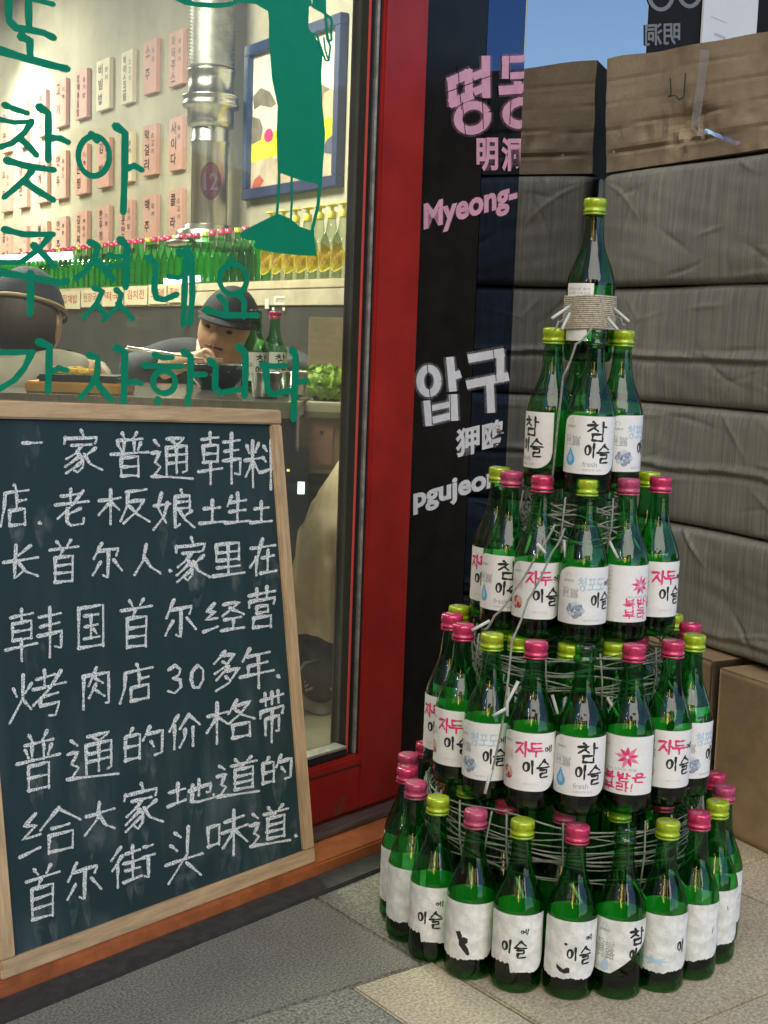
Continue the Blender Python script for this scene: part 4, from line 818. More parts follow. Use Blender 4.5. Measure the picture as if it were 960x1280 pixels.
HZ={'一':"5 50,95 48",'家':"50 0,54 12;12 18,10 32;12 20,88 18,82 32;28 36,74 34;52 36,38 52,15 66;40 50,52 66,54 85,42 98,34 92;46 60,12 84;50 74,14 100;84 44,60 60;56 56,70 78,100 94",
'普':"30 2,38 14;70 0,60 14;18 18,84 16;36 20,36 46;62 20,62 46;20 26,28 40;80 24,72 40;2 48,100 44;28 56,28 98;28 56,74 54,74 98;28 76,74 75;28 97,74 96",
'通':"8 8,20 20;2 36,22 34,10 58,24 66,8 88;2 88,30 90,100 96;40 6,82 4,64 18;52 10,66 20;38 24,38 84;38 24,86 22,86 78,78 80;40 42,84 41;40 60,84 58;62 24,62 82",
'韩':"8 14,48 10;28 0,28 22;12 26,12 60;12 26,46 24,46 58;12 42,46 41;12 58,46 57;0 76,56 70;28 58,28 100;60 20,98 16;62 38,96 34;58 56,100 52,98 84,88 80;78 2,78 100",
'料':"8 10,16 26;46 6,36 24;2 40,54 36;28 0,28 96;28 44,4 74;30 44,50 66;64 12,74 22;60 34,72 44;56 66,100 56;88 0,88 100",
'店':"48 0,54 12;14 18,96 14;16 20,12 60,0 96;56 24,56 58;56 40,86 37;32 60,32 96;32 60,84 57,84 94;32 94,84 92",
'老':"48 0,48 38;20 18,76 14;2 40,100 34;84 8,56 40,10 76;76 52,40 66;38 50,38 86,50 96,86 92,88 78",
'板':"2 30,44 26;24 0,24 100;24 34,2 70;26 38,42 58;54 10,94 4;58 10,56 50,44 92;58 38,90 34,76 64,50 98;60 50,76 76,100 96",
'娘':"18 4,10 40,30 80;34 30,24 64,0 96;0 36,40 32;66 0,70 10;52 16,52 94,64 86;52 16,88 14,88 46;52 30,88 29;52 46,88 45;92 54,74 66;62 50,76 74,100 94",
'土':"18 34,82 30;50 0,50 92;2 94,98 90",'生':"26 8,10 40;22 28,84 24;50 0,50 94;20 60,82 56;0 96,100 92",'长':"78 4,44 30;2 46,100 40;36 0,34 94,60 74;44 48,68 76,100 92",
'首':"28 0,38 12;74 0,62 12;4 20,98 16;48 20,40 34;22 38,22 98;22 38,80 36,80 98;22 58,80 56;22 76,80 75;22 96,80 96",'尔':"34 0,10 40;24 22,88 18,80 36;54 22,54 92,40 84;30 50,8 82;72 46,98 76",
'人':"46 0,36 50,2 96;42 40,64 74,100 96",'里':"14 4,14 52;14 4,84 2,84 52;14 28,84 27;14 50,84 49;50 4,50 94;16 72,86 70;2 96,100 92",'在':"6 26,96 20;48 0,30 46,2 76;24 50,24 98;46 52,92 48;68 34,68 92;40 94,100 90",
'国':"8 4,8 98;8 4,92 2,92 98;28 24,74 22;30 48,72 46;26 76,78 74;50 24,50 76;60 56,68 66;8 96,92 95",'经':"30 2,12 26,32 28,8 54,36 50;4 90,38 78;52 10,90 6,48 48;66 24,98 46;54 60,92 56;74 58,74 92;46 94,100 90",
'营':"8 16,92 12;32 2,34 24;66 0,64 24;10 32,8 46;10 32,92 28,86 42;32 46,32 62;32 46,68 45,68 60;32 61,68 60;22 72,22 98;22 72,78 70,78 98;22 96,78 96",
'烤':"6 28,12 44;38 22,28 40;24 4,24 50,0 96;26 56,38 74;62 0,62 34;48 16,80 12;42 36,100 30;92 6,70 40,42 68;56 54,86 50;56 54,54 72,88 68,82 94,70 92",
'肉':"10 18,10 98;10 18,90 16,90 92,80 90;50 0,26 44;46 26,70 40;50 42,28 74;48 56,74 72",'3':"10 14,50 2,86 18,76 38,40 46;40 46,84 56,90 80,50 98,8 88",'0':"50 2,18 24,10 60,30 94,60 94,86 64,86 26,60 2,46 4",
'多':"48 0,10 30;44 12,80 10,50 40,12 54;40 26,56 34;60 40,18 72;54 52,94 48,60 84,14 100;50 66,66 76",'年':"28 0,8 28;22 18,88 14;24 42,80 38;24 42,24 66;0 68,100 62;54 18,54 100",
'的':"26 0,18 16;8 20,8 92;8 20,42 18,42 90;8 52,42 50;8 88,42 86;66 2,50 40;62 24,96 20,94 84,78 88;68 46,76 62",'价':"30 0,2 44;20 28,20 100;64 4,36 42;66 6,100 38;54 46,50 72,36 96;78 44,78 100",
'格':"2 30,44 26;22 0,22 100;22 34,0 70;26 38,42 54;62 2,46 32;60 14,90 10,72 36,46 56;58 22,76 40,100 54;54 62,54 96;54 62,90 60,90 96;54 94,90 93",
'带':"8 14,94 8;26 0,26 26;50 0,50 24;74 0,74 24;8 36,6 48;8 36,94 30,88 44;26 52,26 84;26 52,76 48,76 80,68 78;50 36,50 100",
'给':"28 2,10 26,30 28,6 54,36 50;2 90,36 78;66 0,36 42;66 4,100 38;54 44,82 42;50 60,50 98;50 60,88 57,88 96;50 96,88 94",'大':"4 36,98 30;50 0,44 50,4 98;50 42,70 76,100 94",
'地':"2 34,36 30;20 4,20 84;0 90,38 76;44 46,92 30,90 66,82 64;66 4,66 70;52 24,50 90,66 96,98 92,98 78",'道':"8 8,20 20;2 36,22 34,10 58,24 66,8 88;2 88,30 90,100 96;46 0,54 10;82 0,74 10;36 16,96 14;64 16,58 26;44 28,44 82;44 28,86 27,86 82;44 46,86 45;44 63,86 62;44 80,86 80",
'街':"22 0,2 28;26 24,4 54;16 42,16 100;34 20,66 18;50 4,50 42;30 44,70 42;34 64,66 62;50 48,50 84;30 90,72 84;76 16,96 14;72 40,100 38;86 40,86 92,78 88",'头':"28 6,42 16;16 28,32 40;4 62,98 56;60 0,58 50,10 96;56 66,92 94",
'味':"4 26,4 70;4 26,30 24,30 68;4 68,30 66;44 22,90 18;38 46,100 40;66 0,66 100;64 48,40 80;70 48,98 76",'.':"45 45,55 55"}
CH=[('一',27,548,54,560),('家',75,537,128,592),('普',138,540,185,597),('通',188,545,240,602),('韩',248,540,300,605),('料',305,550,343,612),
('店',0,605,37,660),('.',46,650,54,658),('老',68,610,110,660),('板',122,610,187,656),('娘',192,612,243,664),('土',249,625,281,656),('生',281,616,312,655),('土',313,626,340,655),
('长',3,680,47,727),('首',60,675,98,730),('尔',113,677,153,727),('人',167,680,200,720),('.',209,710,217,717),('家',215,670,262,728),('里',265,677,305,722),('在',312,672,345,720),
('韩',7,757,77,827),('国',95,755,132,812),('首',150,748,190,812),('尔',203,748,245,803),('经',252,750,305,793),('营',308,733,347,787),
('烤',12,835,82,905),('肉',100,832,140,887),('店',150,828,192,880),('3',208,830,228,868),('0',236,830,257,862),('多',264,812,300,864),('年',300,808,342,862),('.',344,842,352,850),
('普',20,912,75,992),('通',83,912,148,980),('的',152,905,205,955),('价',210,890,250,937),('格',258,872,318,930),('带',323,863,356,930),
('给',22,1005,100,1075),('大',105,1000,143,1045),('家',150,975,203,1040),('地',210,970,268,1010),('道',270,945,323,1000),('的',325,942,365,983),
('首',30,1080,75,1153),('尔',80,1072,127,1133),('街',138,1050,193,1110),('头',205,1030,255,1107),('味',258,1010,310,1075),('道',312,1005,362,1062),('.',366,1041,374,1049)]
chalk=mat('chalk',(.76,.78,.77),.9); alpha_noise(chalk,560,.34,.58,.15,1.0)
dust=mat('chalk_dust',(.5,.52,.53),.9); alpha_noise(dust,60,.40,.75,0,.13)
rnd.seed(4); LAY[0]=0
for ch,x0,y0,x1,y1 in CH:
    mb=MB()
    row=(y0-540)/520; sl=.02+.24*max(0,row); h=(x1-x0)*sl*.35
    glyph(mb,ch,x0,y0+h,x1,y1-h,4.5 if ch!='.' else 5.5,bfn,0,HZ,sl,.22,lambda f:.8+.28*math.sin(f*5+1),base=20)
    o=mb.build('chalk_character',chalk,cb)
mb=MB(); q=random.Random(3)
for ch,x0,y0,x1,y1 in CH:
    if q.random()<(.25 if y0<900 else .9):
        cx=(x0+x1)/2+q.uniform(-8,8); yy=y1-8
        for k in range(2): ribbon(mb,[(cx+k*12-6,yy-20),(cx+k*12-5+q.uniform(-6,6),yy+20+q.uniform(0,22))],q.uniform(8,20),bfn,0,2+k+int(q.uniform(0,14)),taper=lambda f:math.sin(math.pi*min(1,f+.08))*.9+.1,caps=False)
o=mb.build('chalk_smears',dust,cb); o['kind']='stuff'
# ---------------------------------------------------------------- stacked bags and cartons
BR=math.atan2(BD.y,BD.x)
def bxz(x,y,off=0):
    p=hit(x,y,BPT+BN*off,BN); return ((p-BPT).dot(BD),p.z)
def weave(name,c):
    m=mat(name,c,.40,var=.30,vs_=80,stretch=(3,1,.08),spec=.45,big=.25,bigs=3,detail=8); t=m.node_tree; b=t.nodes['Principled BSDF']
    tc=t.nodes.new('ShaderNodeTexCoord'); acc=None
    for ax,sc_,st in ((0,320,.55),(2,420,.18)):
        mp=t.nodes.new('ShaderNodeMapping'); s=[0,0,0]; s[ax]=1; s[2-ax if ax!=1 else 0]=.02; mp.inputs['Scale'].default_value=s; t.links.new(tc.outputs['Object'],mp.inputs[0])
        n=t.nodes.new('ShaderNodeTexNoise'); n.inputs['Scale'].default_value=sc_; n.inputs['Detail'].default_value=3; t.links.new(mp.outputs[0],n.inputs[0])
        bp=t.nodes.new('ShaderNodeBump'); bp.inputs['Strength'].default_value=st; bp.inputs['Distance'].default_value=.0012; t.links.new(n.outputs[0],bp.inputs['Height'])
        if acc: t.links.new(acc,bp.inputs['Normal'])
        acc=bp.outputs[0]
    n=t.nodes.new('ShaderNodeTexNoise'); n.inputs['Scale'].default_value=22; n.inputs['Detail'].default_value=6; n.inputs['Distortion'].default_value=.8; t.links.new(tc.outputs['Object'],n.inputs[0])
    bp=t.nodes.new('ShaderNodeBump'); bp.inputs['Strength'].default_value=.16; bp.inputs['Distance'].default_value=.004; t.links.new(n.outputs[0],bp.inputs['Height']); t.links.new(acc,bp.inputs['Normal']); t.links.new(bp.outputs[0],b.inputs['Normal'])
    return m
bagm=weave('olive_grey_woven_plastic',(.34,.335,.285))
def nz(x,y,z): return noise.noise(Vector((x,y,z)))
def bag(z0,z1,s0,s1,dep,seed,crease,label,push=0,wr=1.0,sagr=0):
    h=z1-z0; nx=170; nf=56; mb=MB(); cols=[]; q_=random.Random(seed); CR=[]
    for k in range(16):
        cs=q_.uniform(s0,s0+.5); cz_=z0+h*q_.choice((.12,.5,.85,.9,.3))+q_.uniform(-.02,.02); an=q_.choice((.05,-.1,.2,-.5,.9,-.8)); CR.append((cs,cz_,math.cos(an),math.sin(an),q_.uniform(.02,.07),q_.uniform(.0022,.0038),q_.choice((-1,1,1))*q_.uniform(.0012,.0032)*wr,q_.uniform(-3,3)))
    prof=[]
    for j in range(nf+1):
        v=j/nf; e=min(v,1-v)*h; r=.012; y=0 if e>r else r-math.sqrt(max(0,r*r-(r-e)**2)); prof.append((y,z0+h*v,1))
    prof+= [(dep*.3,z1,0),(dep*.7,z1,0),(dep,z1-.02,0),(dep,z0+.02,0),(dep*.7,z0,0),(dep*.3,z0,0)]
    n=len(prof)
    for i in range(nx+1):
        s=s0+(s1-s0)*i/nx; e=min(i,nx-i)/nx*(s1-s0); r=.03; yy=0 if e>r else r-math.sqrt(max(0,r*r-(r-e)**2))
        for k,(y,z,f) in enumerate(prof):
            v=(z-z0)/h
            d=0
            if f:
                bulge=.005*(1-abs(2*v-1)**6)
                a=nz(s*4+seed,z*7,seed)*.004+nz(s*10+seed,z*45+s*6,seed*2)*.0009
                rid=0
                for cs,cz_,ca,sa,ln,wd_,am,cv in CR:
                    u_=(s-cs)*ca+(z-cz_)*sa
                    if abs(u_)>ln*2: continue
                    t_=-(s-cs)*sa+(z-cz_)*ca+cv*u_*u_
                    if abs(t_)<wd_*4: rid+=am*math.exp(-(t_/wd_)**2)*math.exp(-(u_/ln)**2)
                d=bulge+a*wr+rid
                for cz,amp in crease:
                    cc=cz+.006*nz(s*6,seed,cz*9)
                    q=(z-cc)
                    if -.004<q<.010: d+=amp*(1-(q+.004)/.014)      # overlapping fold lip
                    d-=amp*.9*math.exp(-((q+.009)/.005)**2)
            zz=z+ (0.004*nz(s*4,seed,v*2) + sagr*(s-.25))
            cols.append((s,y+yy*(1 if f else 0)-d-push,zz))
    fs=[]
    for i in range(nx):
        for k in range(n): fs.append((i*n+k,(i+1)*n+k,(i+1)*n+(k+1)%n,i*n+(k+1)%n))
    fs.append(tuple(range(n))[::-1]); fs.append(tuple(nx*n+k for k in range(n)))
    mb.add(cols,fs,0,True); o=mb.build('woven_bag',bagm,None,BPT,BR); thing('woven_bag',label,'bag',o=o,group='grey woven bags in the stack'); return o
bag(.272,.466,.004,.66,.36,5,[(.30,.003)],'lowest grey woven plastic bag, sagging over the cartons',.012,1.7)
bag(.468,.670,.006,.66,.36,2,[(.568,.005)],'second grey woven plastic bag from the bottom with a seam across it',.004,.8)
bag(.672,.873,.004,.66,.36,8,[(.752,.005)],'third grey woven plastic bag from the bottom, level with the top bottle base',.0,.9)
bag(.875,1.079,.006,.66,.36,11,[],'topmost grey woven plastic bag under the crushed cardboard carton',.006,1.2)
# crushed carton on top
def carton(z0,z1,s0,s1,dep,push,seed,crush,mt,label,grp=None,zs=0):
    root=thing('cardboard_carton',label,'carton',BPT,BR,grp); nx=70;nf=30;h=z1-z0; prof=[]
    for j in range(nf+1): prof.append((0,z0+h*j/nf,1))
    prof+=[(dep,z1,0),(dep,z0,0)]; n=len(prof); vs=[]
    for i in range(nx+1):
        s=s0+(s1-s0)*i/nx
        for (y,z,f) in prof:
            v=(z-z0)/h; d=0
            if f:
                d=crush*(.003*nz(s*4+seed,z*8,1)+.0022*nz(s*30,z*34,seed)*(1.4 if v<.4 else .35))
                for cz,am in ((.40,.0020),(.62,.0010),(.17,.0050),(.82,.0008)):
                    cc=cz+.022*nz(s*6,cz*7,seed)+.10*(s-.25)*crush; q=(v-cc); d-=crush*am*math.exp(-(q/.011)**2); d+=crush*am*.35*math.exp(-((q-.05)/.05)**2)
                if crush: d-=.016*math.exp(-((s-.235)/.045)**2-((v-.30)/.16)**2)*(1+2*nz(s*40,z*40,2))
                d+=crush*.012*(v-.3)
            ed=0
            if crush and s<.05: ed=.003*nz(z*20,3,seed)*(1-s/.05)
            vs.append((s+ed+0,y-d-push,z+zs*(s-.2)*v+(crush*.004*nz(s*9,seed,5) if v>.9 else 0)))
    fs=[]
    for i in range(nx):
        for k in range(n): fs.append((i*n+k,(i+1)*n+k,(i+1)*n+(k+1)%n,i*n+(k+1)%n))
    fs.append(tuple(range(n))[::-1]); fs.append(tuple(nx*n+k for k in range(n)))
    MB().add(vs,fs,0,crush<.5).build('carton_body',mt,root); return root
tcb=carton(1.083,1.272,.016,.62,.34,.004,4,1.0,'card_dark','crushed brown cardboard carton with tape and a pen mark on top of the bags',zs=-.06)
CARD_OFF=.024
def cfn(x,y,l): s,z=bxz(x,y,CARD_OFF); return (s,-CARD_OFF-l*.0003,z)
mb=MB(); ribbon(mb,[(838,98),(839,118),(835,121),(844,119),(849,125),(855,121),(857,92)],1.8,cfn,0,1,sub=2); mb.build('pen_mark','ink_black',tcb)
tape=mat('clear_packing_tape',(.50,.44,.32),.2,alpha=.45,coat=1,var=.2,vs_=50)
mb=MB(); ribbon(mb,[(881,62),(877,100),(872,135),(869,158)],11,cfn,0,0,jit=.12,sub=5,square=True); [ribbon(mb,[(866+4*k,158+(k%2)*6),(872+4*k,166+(k%3)*3)],4,cfn,0,3+k,jit=.5) for k in range(4)]; mb.build('packing_tape',tape,tcb)
mb=MB(); ribbon(mb,[(884,163),(895,168),(908,174),(924,179)],5,cfn,0,6,jit=.3); mb.build('torn_tape_end',mat('shiny_foil_tape',(.75,.78,.8),.12,.9,var=.3,vs_=60),tcb)
mb=MB()
for x,y in ((763,128),(770,165),(832,160),(768,190),(775,168)): blob(mb,[(x+2*math.cos(k)*rnd.uniform(.6,1.3),y+2*math.sin(k)*rnd.uniform(.6,1.3)) for k in range(6)],cfn,0,2)
mb.build('torn_chips',mat('torn_card',(.5,.42,.3),.8),tcb)['kind']='stuff'
c1=carton(.001,.268,.05,.452,.34,.060,21,.12,'card','brown cardboard carton on the floor right behind the bottle tower'); c2=carton(.001,.262,.470,.80,.34,.060,33,.12,'card','brown cardboard carton on the floor at the right edge of the picture')
for c,(a_,b_) in ((c1,(.05,.452)),(c2,(.47,.80))):
    m_=(a_+b_)/2; MB().box(m_-.024,m_+.024,-.0625,.28,.2685,.2692).box(m_-.024,m_+.024,-.0630,-.0622,.20,.2685).build('packing_tape',tape,c)
    MB().box(a_+.001,b_-.001,-.0615,.10,.2615 if c is c2 else .2685,.264 if c is c2 else .271,0,.001).build('top_flap','card',c)
# ---------------------------------------------------------------- inside: table, food, cartons
tb_=thing('dining_table','dark dining table with a pale edge seen through the pane','table',(-.76,2.95,0))
MB().box(-.60,.575,-.36,.40,.612,.640,0,.004).build('tabletop',mat('dark_table_top',(.05,.045,.04),.25,coat=.5),tb_); MB().box(-.60,.575,-.366,-.3605,.61,.6405,0,.001).build('edge_band','steel',tb_)
for x in(-.55,.52):
    for y in(-.31,.35): MB().box(x-.02,x+.02,y-.02,y+.02,.004,.6115,0,.003).build('leg','dark',tb_)
a_=at(30,483,2.62); b2=at(150,490,2.62)
tr=thing('serving_tray','orange wooden tray with a dark grill plate of yellow egg on the table','tray',((a_.x+b2.x)/2,2.70,.6402)); hw=(b2.x-a_.x)/2
MB().box(-hw,hw,-.075,.075,0,.022,0,.003).build('wooden_tray',mat('orange_wood',(.62,.30,.05),.5,var=.2,vs_=20),tr); MB().box(-hw+.02,hw-.008,-.066,.068,.0222,.036,0,.004).build('grill_plate','black',tr)
mb=MB()
for k in range(60): x=rnd.uniform(-hw+.04,hw-.06); y=rnd.uniform(-.05,.05); s_=rnd.uniform(.004,.008); mb.box(x-s_,x+s_,y-s_,y+s_,.0362,.0362+s_*rnd.uniform(1,2.2),0,.0012)
o=mb.build('diced_egg',mat('yellow_egg',(.75,.52,.08),.5,var=.3,vs_=80),tr); o['kind']='stuff'
for i,(px,Y,lb) in enumerate(((343,3.2,'green bottle with pink cap standing on the table inside'),(319,3.05,'uncapped green bottle standing on the table inside, beside the capped one'))):
    p=at(px,450,Y); bottle(p.x,Y,.641,'pink' if i==0 else None,'A',10,lb,'bottles on the table inside',.88)
for i,px in enumerate((333,352,368)):
    p=at(px,450,2.75+.08*i); c=MB().lathe([(0,.002),(.022,.0),(.026,.003),(.031,.05),(.0325,.05),(.0325,.051),(.0295,.051),(.025,.005),(0,.005)],24).build('cup',['steel','clear_glass','steel'][i],None,(p.x,2.75+.08*i,.6405)); thing('cup',['small steel cup on the table, left of two others','small clear glass on the table between two steel cups','small steel cup on the table nearest the lettuce'][i],'cup',o=c)
p=at(263,470,3.0); bw_=MB().lathe([(0,.0),(.04,.0),(.045,.008),(.065,.03),(.08,.055),(.0785,.056),(.062,.032),(.04,.012),(0,.010)],32).build('bowl',mat('black_bowl',(.02,.02,.022),.2,coat=.6),None,(p.x,3.12,.6405)); thing('bowl','black bowl on the table under the face of the eating person','bowl',o=bw_)
# cartons and lettuce right of the table
ax=at(381,505,3.05).x; bx=at(439,505,3.05).x; mid=(ax+bx)/2; hw=(bx-ax)/2
ct=thing('cardboard_carton','open cardboard carton standing inside below the lettuce tray','carton',(mid-.004,3.12,.004)); 
mb=MB().box(-hw*1.1,hw,-.10,-.095,.47,.585,0,.001).box(-hw*1.1,hw,.095,.10,.47,.585,0,.001).box(-hw*1.1,-hw*1.1+.005,-.0948,.0948,.47,.585,0,.001).box(hw-.005,hw,-.0948,.0948,.47,.585).box(-hw*1.1,hw,-.10,.10,.46,.4695); mb.build('carton_body','card',ct)
MB().box(-hw*.62,hw*.38,-.103,-.1005,.480,.575,0,.001).build('inner_panel',mat('reddish_card',(.42,.22,.13),.7,var=.2,vs_=10),ct); MB().box(-hw*.2,-hw*.05,-.1045,-.1032,.548,.555).build('hand_hole','black',ct)
MB().box(-hw*.8,hw*.8,-.07,.08,0,.459,0,.004).build('stand','dark',ct)
ty=thing('lettuce_tray','pale plastic tray on the cartons under the lettuce','tray',(mid,3.12,.588)); MB().box(-hw,hw,-.11,.11,0,.034,0,.004).build('tray_body',mat('pale_plastic',(.55,.52,.38),.4,var=.1,vs_=10),ty); 
MB().box(-hw*.98,hw*.98,-.1125,-.1102,.002,.014).build('lower_rim',mat('olive_plastic',(.18,.18,.1),.5),ty)
bk=thing('wicker_basket','low brown basket holding the lettuce','basket',(mid-.008,3.13,.6225)); MB().lathe([(0,0),(.028,0),(.038,.012),(.042,.034),(.039,.034),(.033,.01),(0,.006)],20).build('basket_wall',mat('wicker',(.2,.14,.06),.7,var=.5,vs_=200,bump=.6,bs=300),bk)
le=thing('lettuce','head of bright green lettuce in the low basket','lettuce',(mid-.012,3.13,.656)); lm=mat('lettuce_leaf',(.30,.46,.05),.5,var=.4,vs_=50,vc=(.12,.24,.02),bump=.5,bs=80)
q=random.Random(5)
for k in range(26):
    a=q.uniform(0,6.28); el_=q.uniform(.1,1.4); R0=.043; mb=MB(); vs=[];n=7
    for i in range(n):
        for j in range(n):
            u=(i/(n-1)-.5)*1.7; v=(j/(n-1)-.35)*1.5; th=a+u*(.7+.2*v); ph=el_-.6+v; r=R0*(1+.14*math.sin(u*13+k)+.12*math.sin(v*11+k*2))*(1.0+.1*q.random())
            if abs(u)>.75 or v>.85: r*=1.10+.12*q.random()
            vs.append((r*1.35*math.cos(th)*math.cos(ph),r*1.1*math.sin(th)*math.cos(ph),r*.80*math.sin(ph)))
    mb.add(vs,[(i*n+j,(i+1)*n+j,(i+1)*n+j+1,i*n+j+1) for i in range(n-1) for j in range(n-1)],0,True); mb.build('leaf',lm,le)
# brown board behind lettuce
p0=at(386,400,3.6); p1=at(452,400,3.6); z1=at(400,396,3.6).z
o=MB().box(p0.x,p1.x,3.60,3.95,.004,z1,0,.003).build('cardboard_carton','card_dark'); thing('cardboard_carton','tall brown carton standing inside behind the lettuce','carton',o=o)
# draped coat and shoe
p=at(402,640,2.82); zt_=at(425,603,2.82).z; ch_=thing('draped_coat','beige coat draped over a stool inside, right of the chalkboard','coat',(p.x+.002,2.86,.01))
mb=MB(); n=56; rows=26; vs=[]
for j in range(rows+1):
    v=j/rows; z=zt_*(1-v)+.135*v
    for i in range(n):
        a=2*math.pi*i/n; fold=1+.20*v*math.sin(a*5+v*2)+.12*math.sin(a*9-v*7)*(v+.1)+.10*nz(math.cos(a)*2,math.sin(a)*2,v*4)
        rx=(.028+.034*min(1,v*3)+.004*v)*fold; ry=(.03+.07*min(1,v*3))*fold
        zz=z+(.045*math.cos(a)*(1-v)**2)+.007*math.sin(v*26+2*math.sin(a*2))
        vs.append((rx*math.cos(a)+.014*(1-v),ry*math.sin(a),zz))
fs=[(j*n+i,(j+1)*n+i,(j+1)*n+(i+1)%n,j*n+(i+1)%n) for j in range(rows) for i in range(n)]; fs.append(tuple(range(n)))
mb.add(vs,fs,0,True); mb.build('coat_cloth',mat('beige_coat_cloth',(.74,.60,.42),.8,var=.2,vs_=14,bump=.6,bs=40),ch_)
mb=MB()
for sx in(-.04,.04):
    for sy in(-.05,.05): mb.tube([(sx,sy,-.005),(sx*.9,sy*.9,.15)],.008,8)
mb.build('stool_legs','dark',ch_)
p=at(394,845,2.75); sh=thing('sneaker','black and white sneaker with white laces on the floor inside','shoe',(p.x,2.82,.005),R_(8))
def shoe(mb,mi,h0,h1,grow,y0=-.135,y1=.135):
    n=24; rings=[]; lv=6
    for j in range(lv+1):
        v=j/lv; z=h0+(h1-h0)*v
        for i in range(n):
            a=2*math.pi*i/n; y=math.cos(a); x=math.sin(a); L=(.135+grow)*(1-.10*v); wx=(.045+grow)*(1-.25*v)*(1+.12*y)
            hh=z if h1<.04 else h0+(z-h0)*(.45+.55*(1 if y>.2 else max(.25,(y+1)/1.2)))
            rings.append((x*wx,-y*L if False else y*L*-1,hh) if False else (x*wx,-y*-1*L,hh))
    fs=[(j*n+i,j*n+(i+1)%n,(j+1)*n+(i+1)%n,(j+1)*n+i) for j in range(lv) for i in range(n)]; fs+= [tuple(lv*n+i for i in range(n)),tuple(range(n))[::-1]]
    mb.add(rings,fs,mi,True)
mb=MB(); shoe(mb,0,0,.026,.004); mb.build('sole',mat('dark_sole',(.35,.34,.30),.6),sh); mb=MB(); shoe(mb,0,.026,.105,-.002); mb.build('upper',mat('black_shoe_suede',(.035,.033,.03),.7,var=.4,vs_=60),sh)
mb=MB()
for k in range(5): mb.tube([(-.032,-.03-.018*k,.058-.004*k),(0,-.036-.018*k,.078-.006*k),(.030,-.03-.018*k,.058-.004*k)],.0032,6)
mb.tube([(.0,-.02,.085),(-.03,-.06,.09),(-.045,-.03,.06)],.0035,6); mb.build('laces','cord_white',sh)
mb=MB(); mb.tube([(-.047,-.10,.045),(-.050,-.04,.062),(-.046,.03,.04),(-.044,.09,.06)],.0055,6); mb.tube([(.047,-.10,.045),(.050,-.04,.062),(.046,.03,.04),(.044,.09,.06)],.0055,6); mb.build('side_stripe','cord_white',sh)
# window reflection built as a dark block with a glowing white patch
p=at(371,590,2.98); ap=thing('reflection_block','window reflection built as a dark block with a glowing patch, right of the chalkboard','reflection',(p.x,2.98,.004)); z_a=at(371,567,2.98).z; z_b=at(371,606,2.98).z
MB().box(-.026,.026,0,.12,0,z_a,0,.003).build('housing',mat('dark_blue_grey_reflection',(.05,.07,.085),.25,coat=.4),ap); MB().box(.003,.018,-.002,-.0005,z_b-.024,z_b+.003).build('white_reflection',mat('glowing_white_reflection',(.8,.9,.85),.5,emit=(.8,1,.9),es=1.6),ap)
MB().box(-.022,-.016,-.002,-.0005,z_b+.025,z_b+.030).build('yellow_glow_spot',mat('glowing_yellow_spot',(.7,.6,.1),.5,emit=(.9,.75,.1),es=1.2),ap)
# ---------------------------------------------------------------- people inside
def skin(name,J,E,R0,m,parent,sub=2,root=0):
    me=bpy.data.meshes.new(name); me.from_pydata([tuple(j) for j in J],E,[]); o=bpy.data.objects.new(name,me); col.objects.link(o)
    md=o.modifiers.new('skin','SKIN'); md.use_smooth_shade=True; ms=o.modifiers.new('s','SUBSURF'); ms.levels=sub; ms.render_levels=sub
    for i,r in enumerate(R0):
        me.skin_vertices[0].data[i].radius=r if isinstance(r,tuple) else (r,r); me.skin_vertices[0].data[i].use_root=(i==root)
    bpy.context.view_layer.update(); dg=bpy.context.evaluated_depsgraph_get(); nm=bpy.data.meshes.new_from_object(o.evaluated_get(dg)); bpy.data.objects.remove(o)
    for p in nm.polygons: p.use_smooth=True
    return nm
HS=[1.0]
def headfn(p):    # local head: face toward -Y, unit radii about .075,.095,.115
    x,y,z=p; q=Vector(p)
    if y<-.02:
        f=min(1,(-y-.02)/.05)
        q.y+=.010*math.exp(-((abs(x)-.030)/.016)**2-((z-.012)/.014)**2)*f      # eye sockets
        q.y-=.022*math.exp(-(x/.011)**2-((z+.014)/.018)**2)*f+.008*math.exp(-(x/.008)**2-((z-.01)/.02)**2)*f  # nose
        q.y-=.006*math.exp(-((z-.030)/.008)**2-(x/.045)**2)*f                     # brow
        q.y-=.007*math.exp(-(x/.022)**2-((z+.048)/.009)**2)*f; q.y+=.004*math.exp(-(x/.02)**2-((z+.0475)/.0025)**2)*f  # lips
        q.y-=.008*math.exp(-(x/.02)**2-((z+.085)/.016)**2)*f                     # chin
    if z<-.03: k=1-.30*min(1,(-.03-z)/.08); q.x*=k
    for s in(-1,1): q.x+=s*.010*math.exp(-((x-s*.074)/.014)**2-((y-.008)/.012)**2-((z+.008)/.022)**2)
    return q
def person(label,C,headpos,headrot,joints,edges,rad,jk_j,jk_e,jk_r,jm,extra=None):
    root=thing('person',label,'person',C); Ci=Vector(C)
    nm=skin('body',[Vector(j)-Ci for j in joints],edges,rad,None,root)
    mb=MB(); mb.add([v.co for v in nm.vertices],[tuple(p.vertices) for p in nm.polygons],0,True)
    mb.ball(Vector(headpos)-Ci,(.075,.095,.115),0,48,36,headrot,headfn); mb.build('body','skin',root)
    nm=skin('jacket',[Vector(j)-Ci for j in jk_j],jk_e,jk_r,None,root); nm.materials.append(jm); put('jacket',nm,root)
    return root,Vector(headpos)-Ci
hp1=at(284,414,3.70); hx,hy,hz=hp1
jackm=mat('dark_blue_grey_jacket',(.03,.033,.045),.8,var=.2,vs_=12,bump=.5,bs=40)
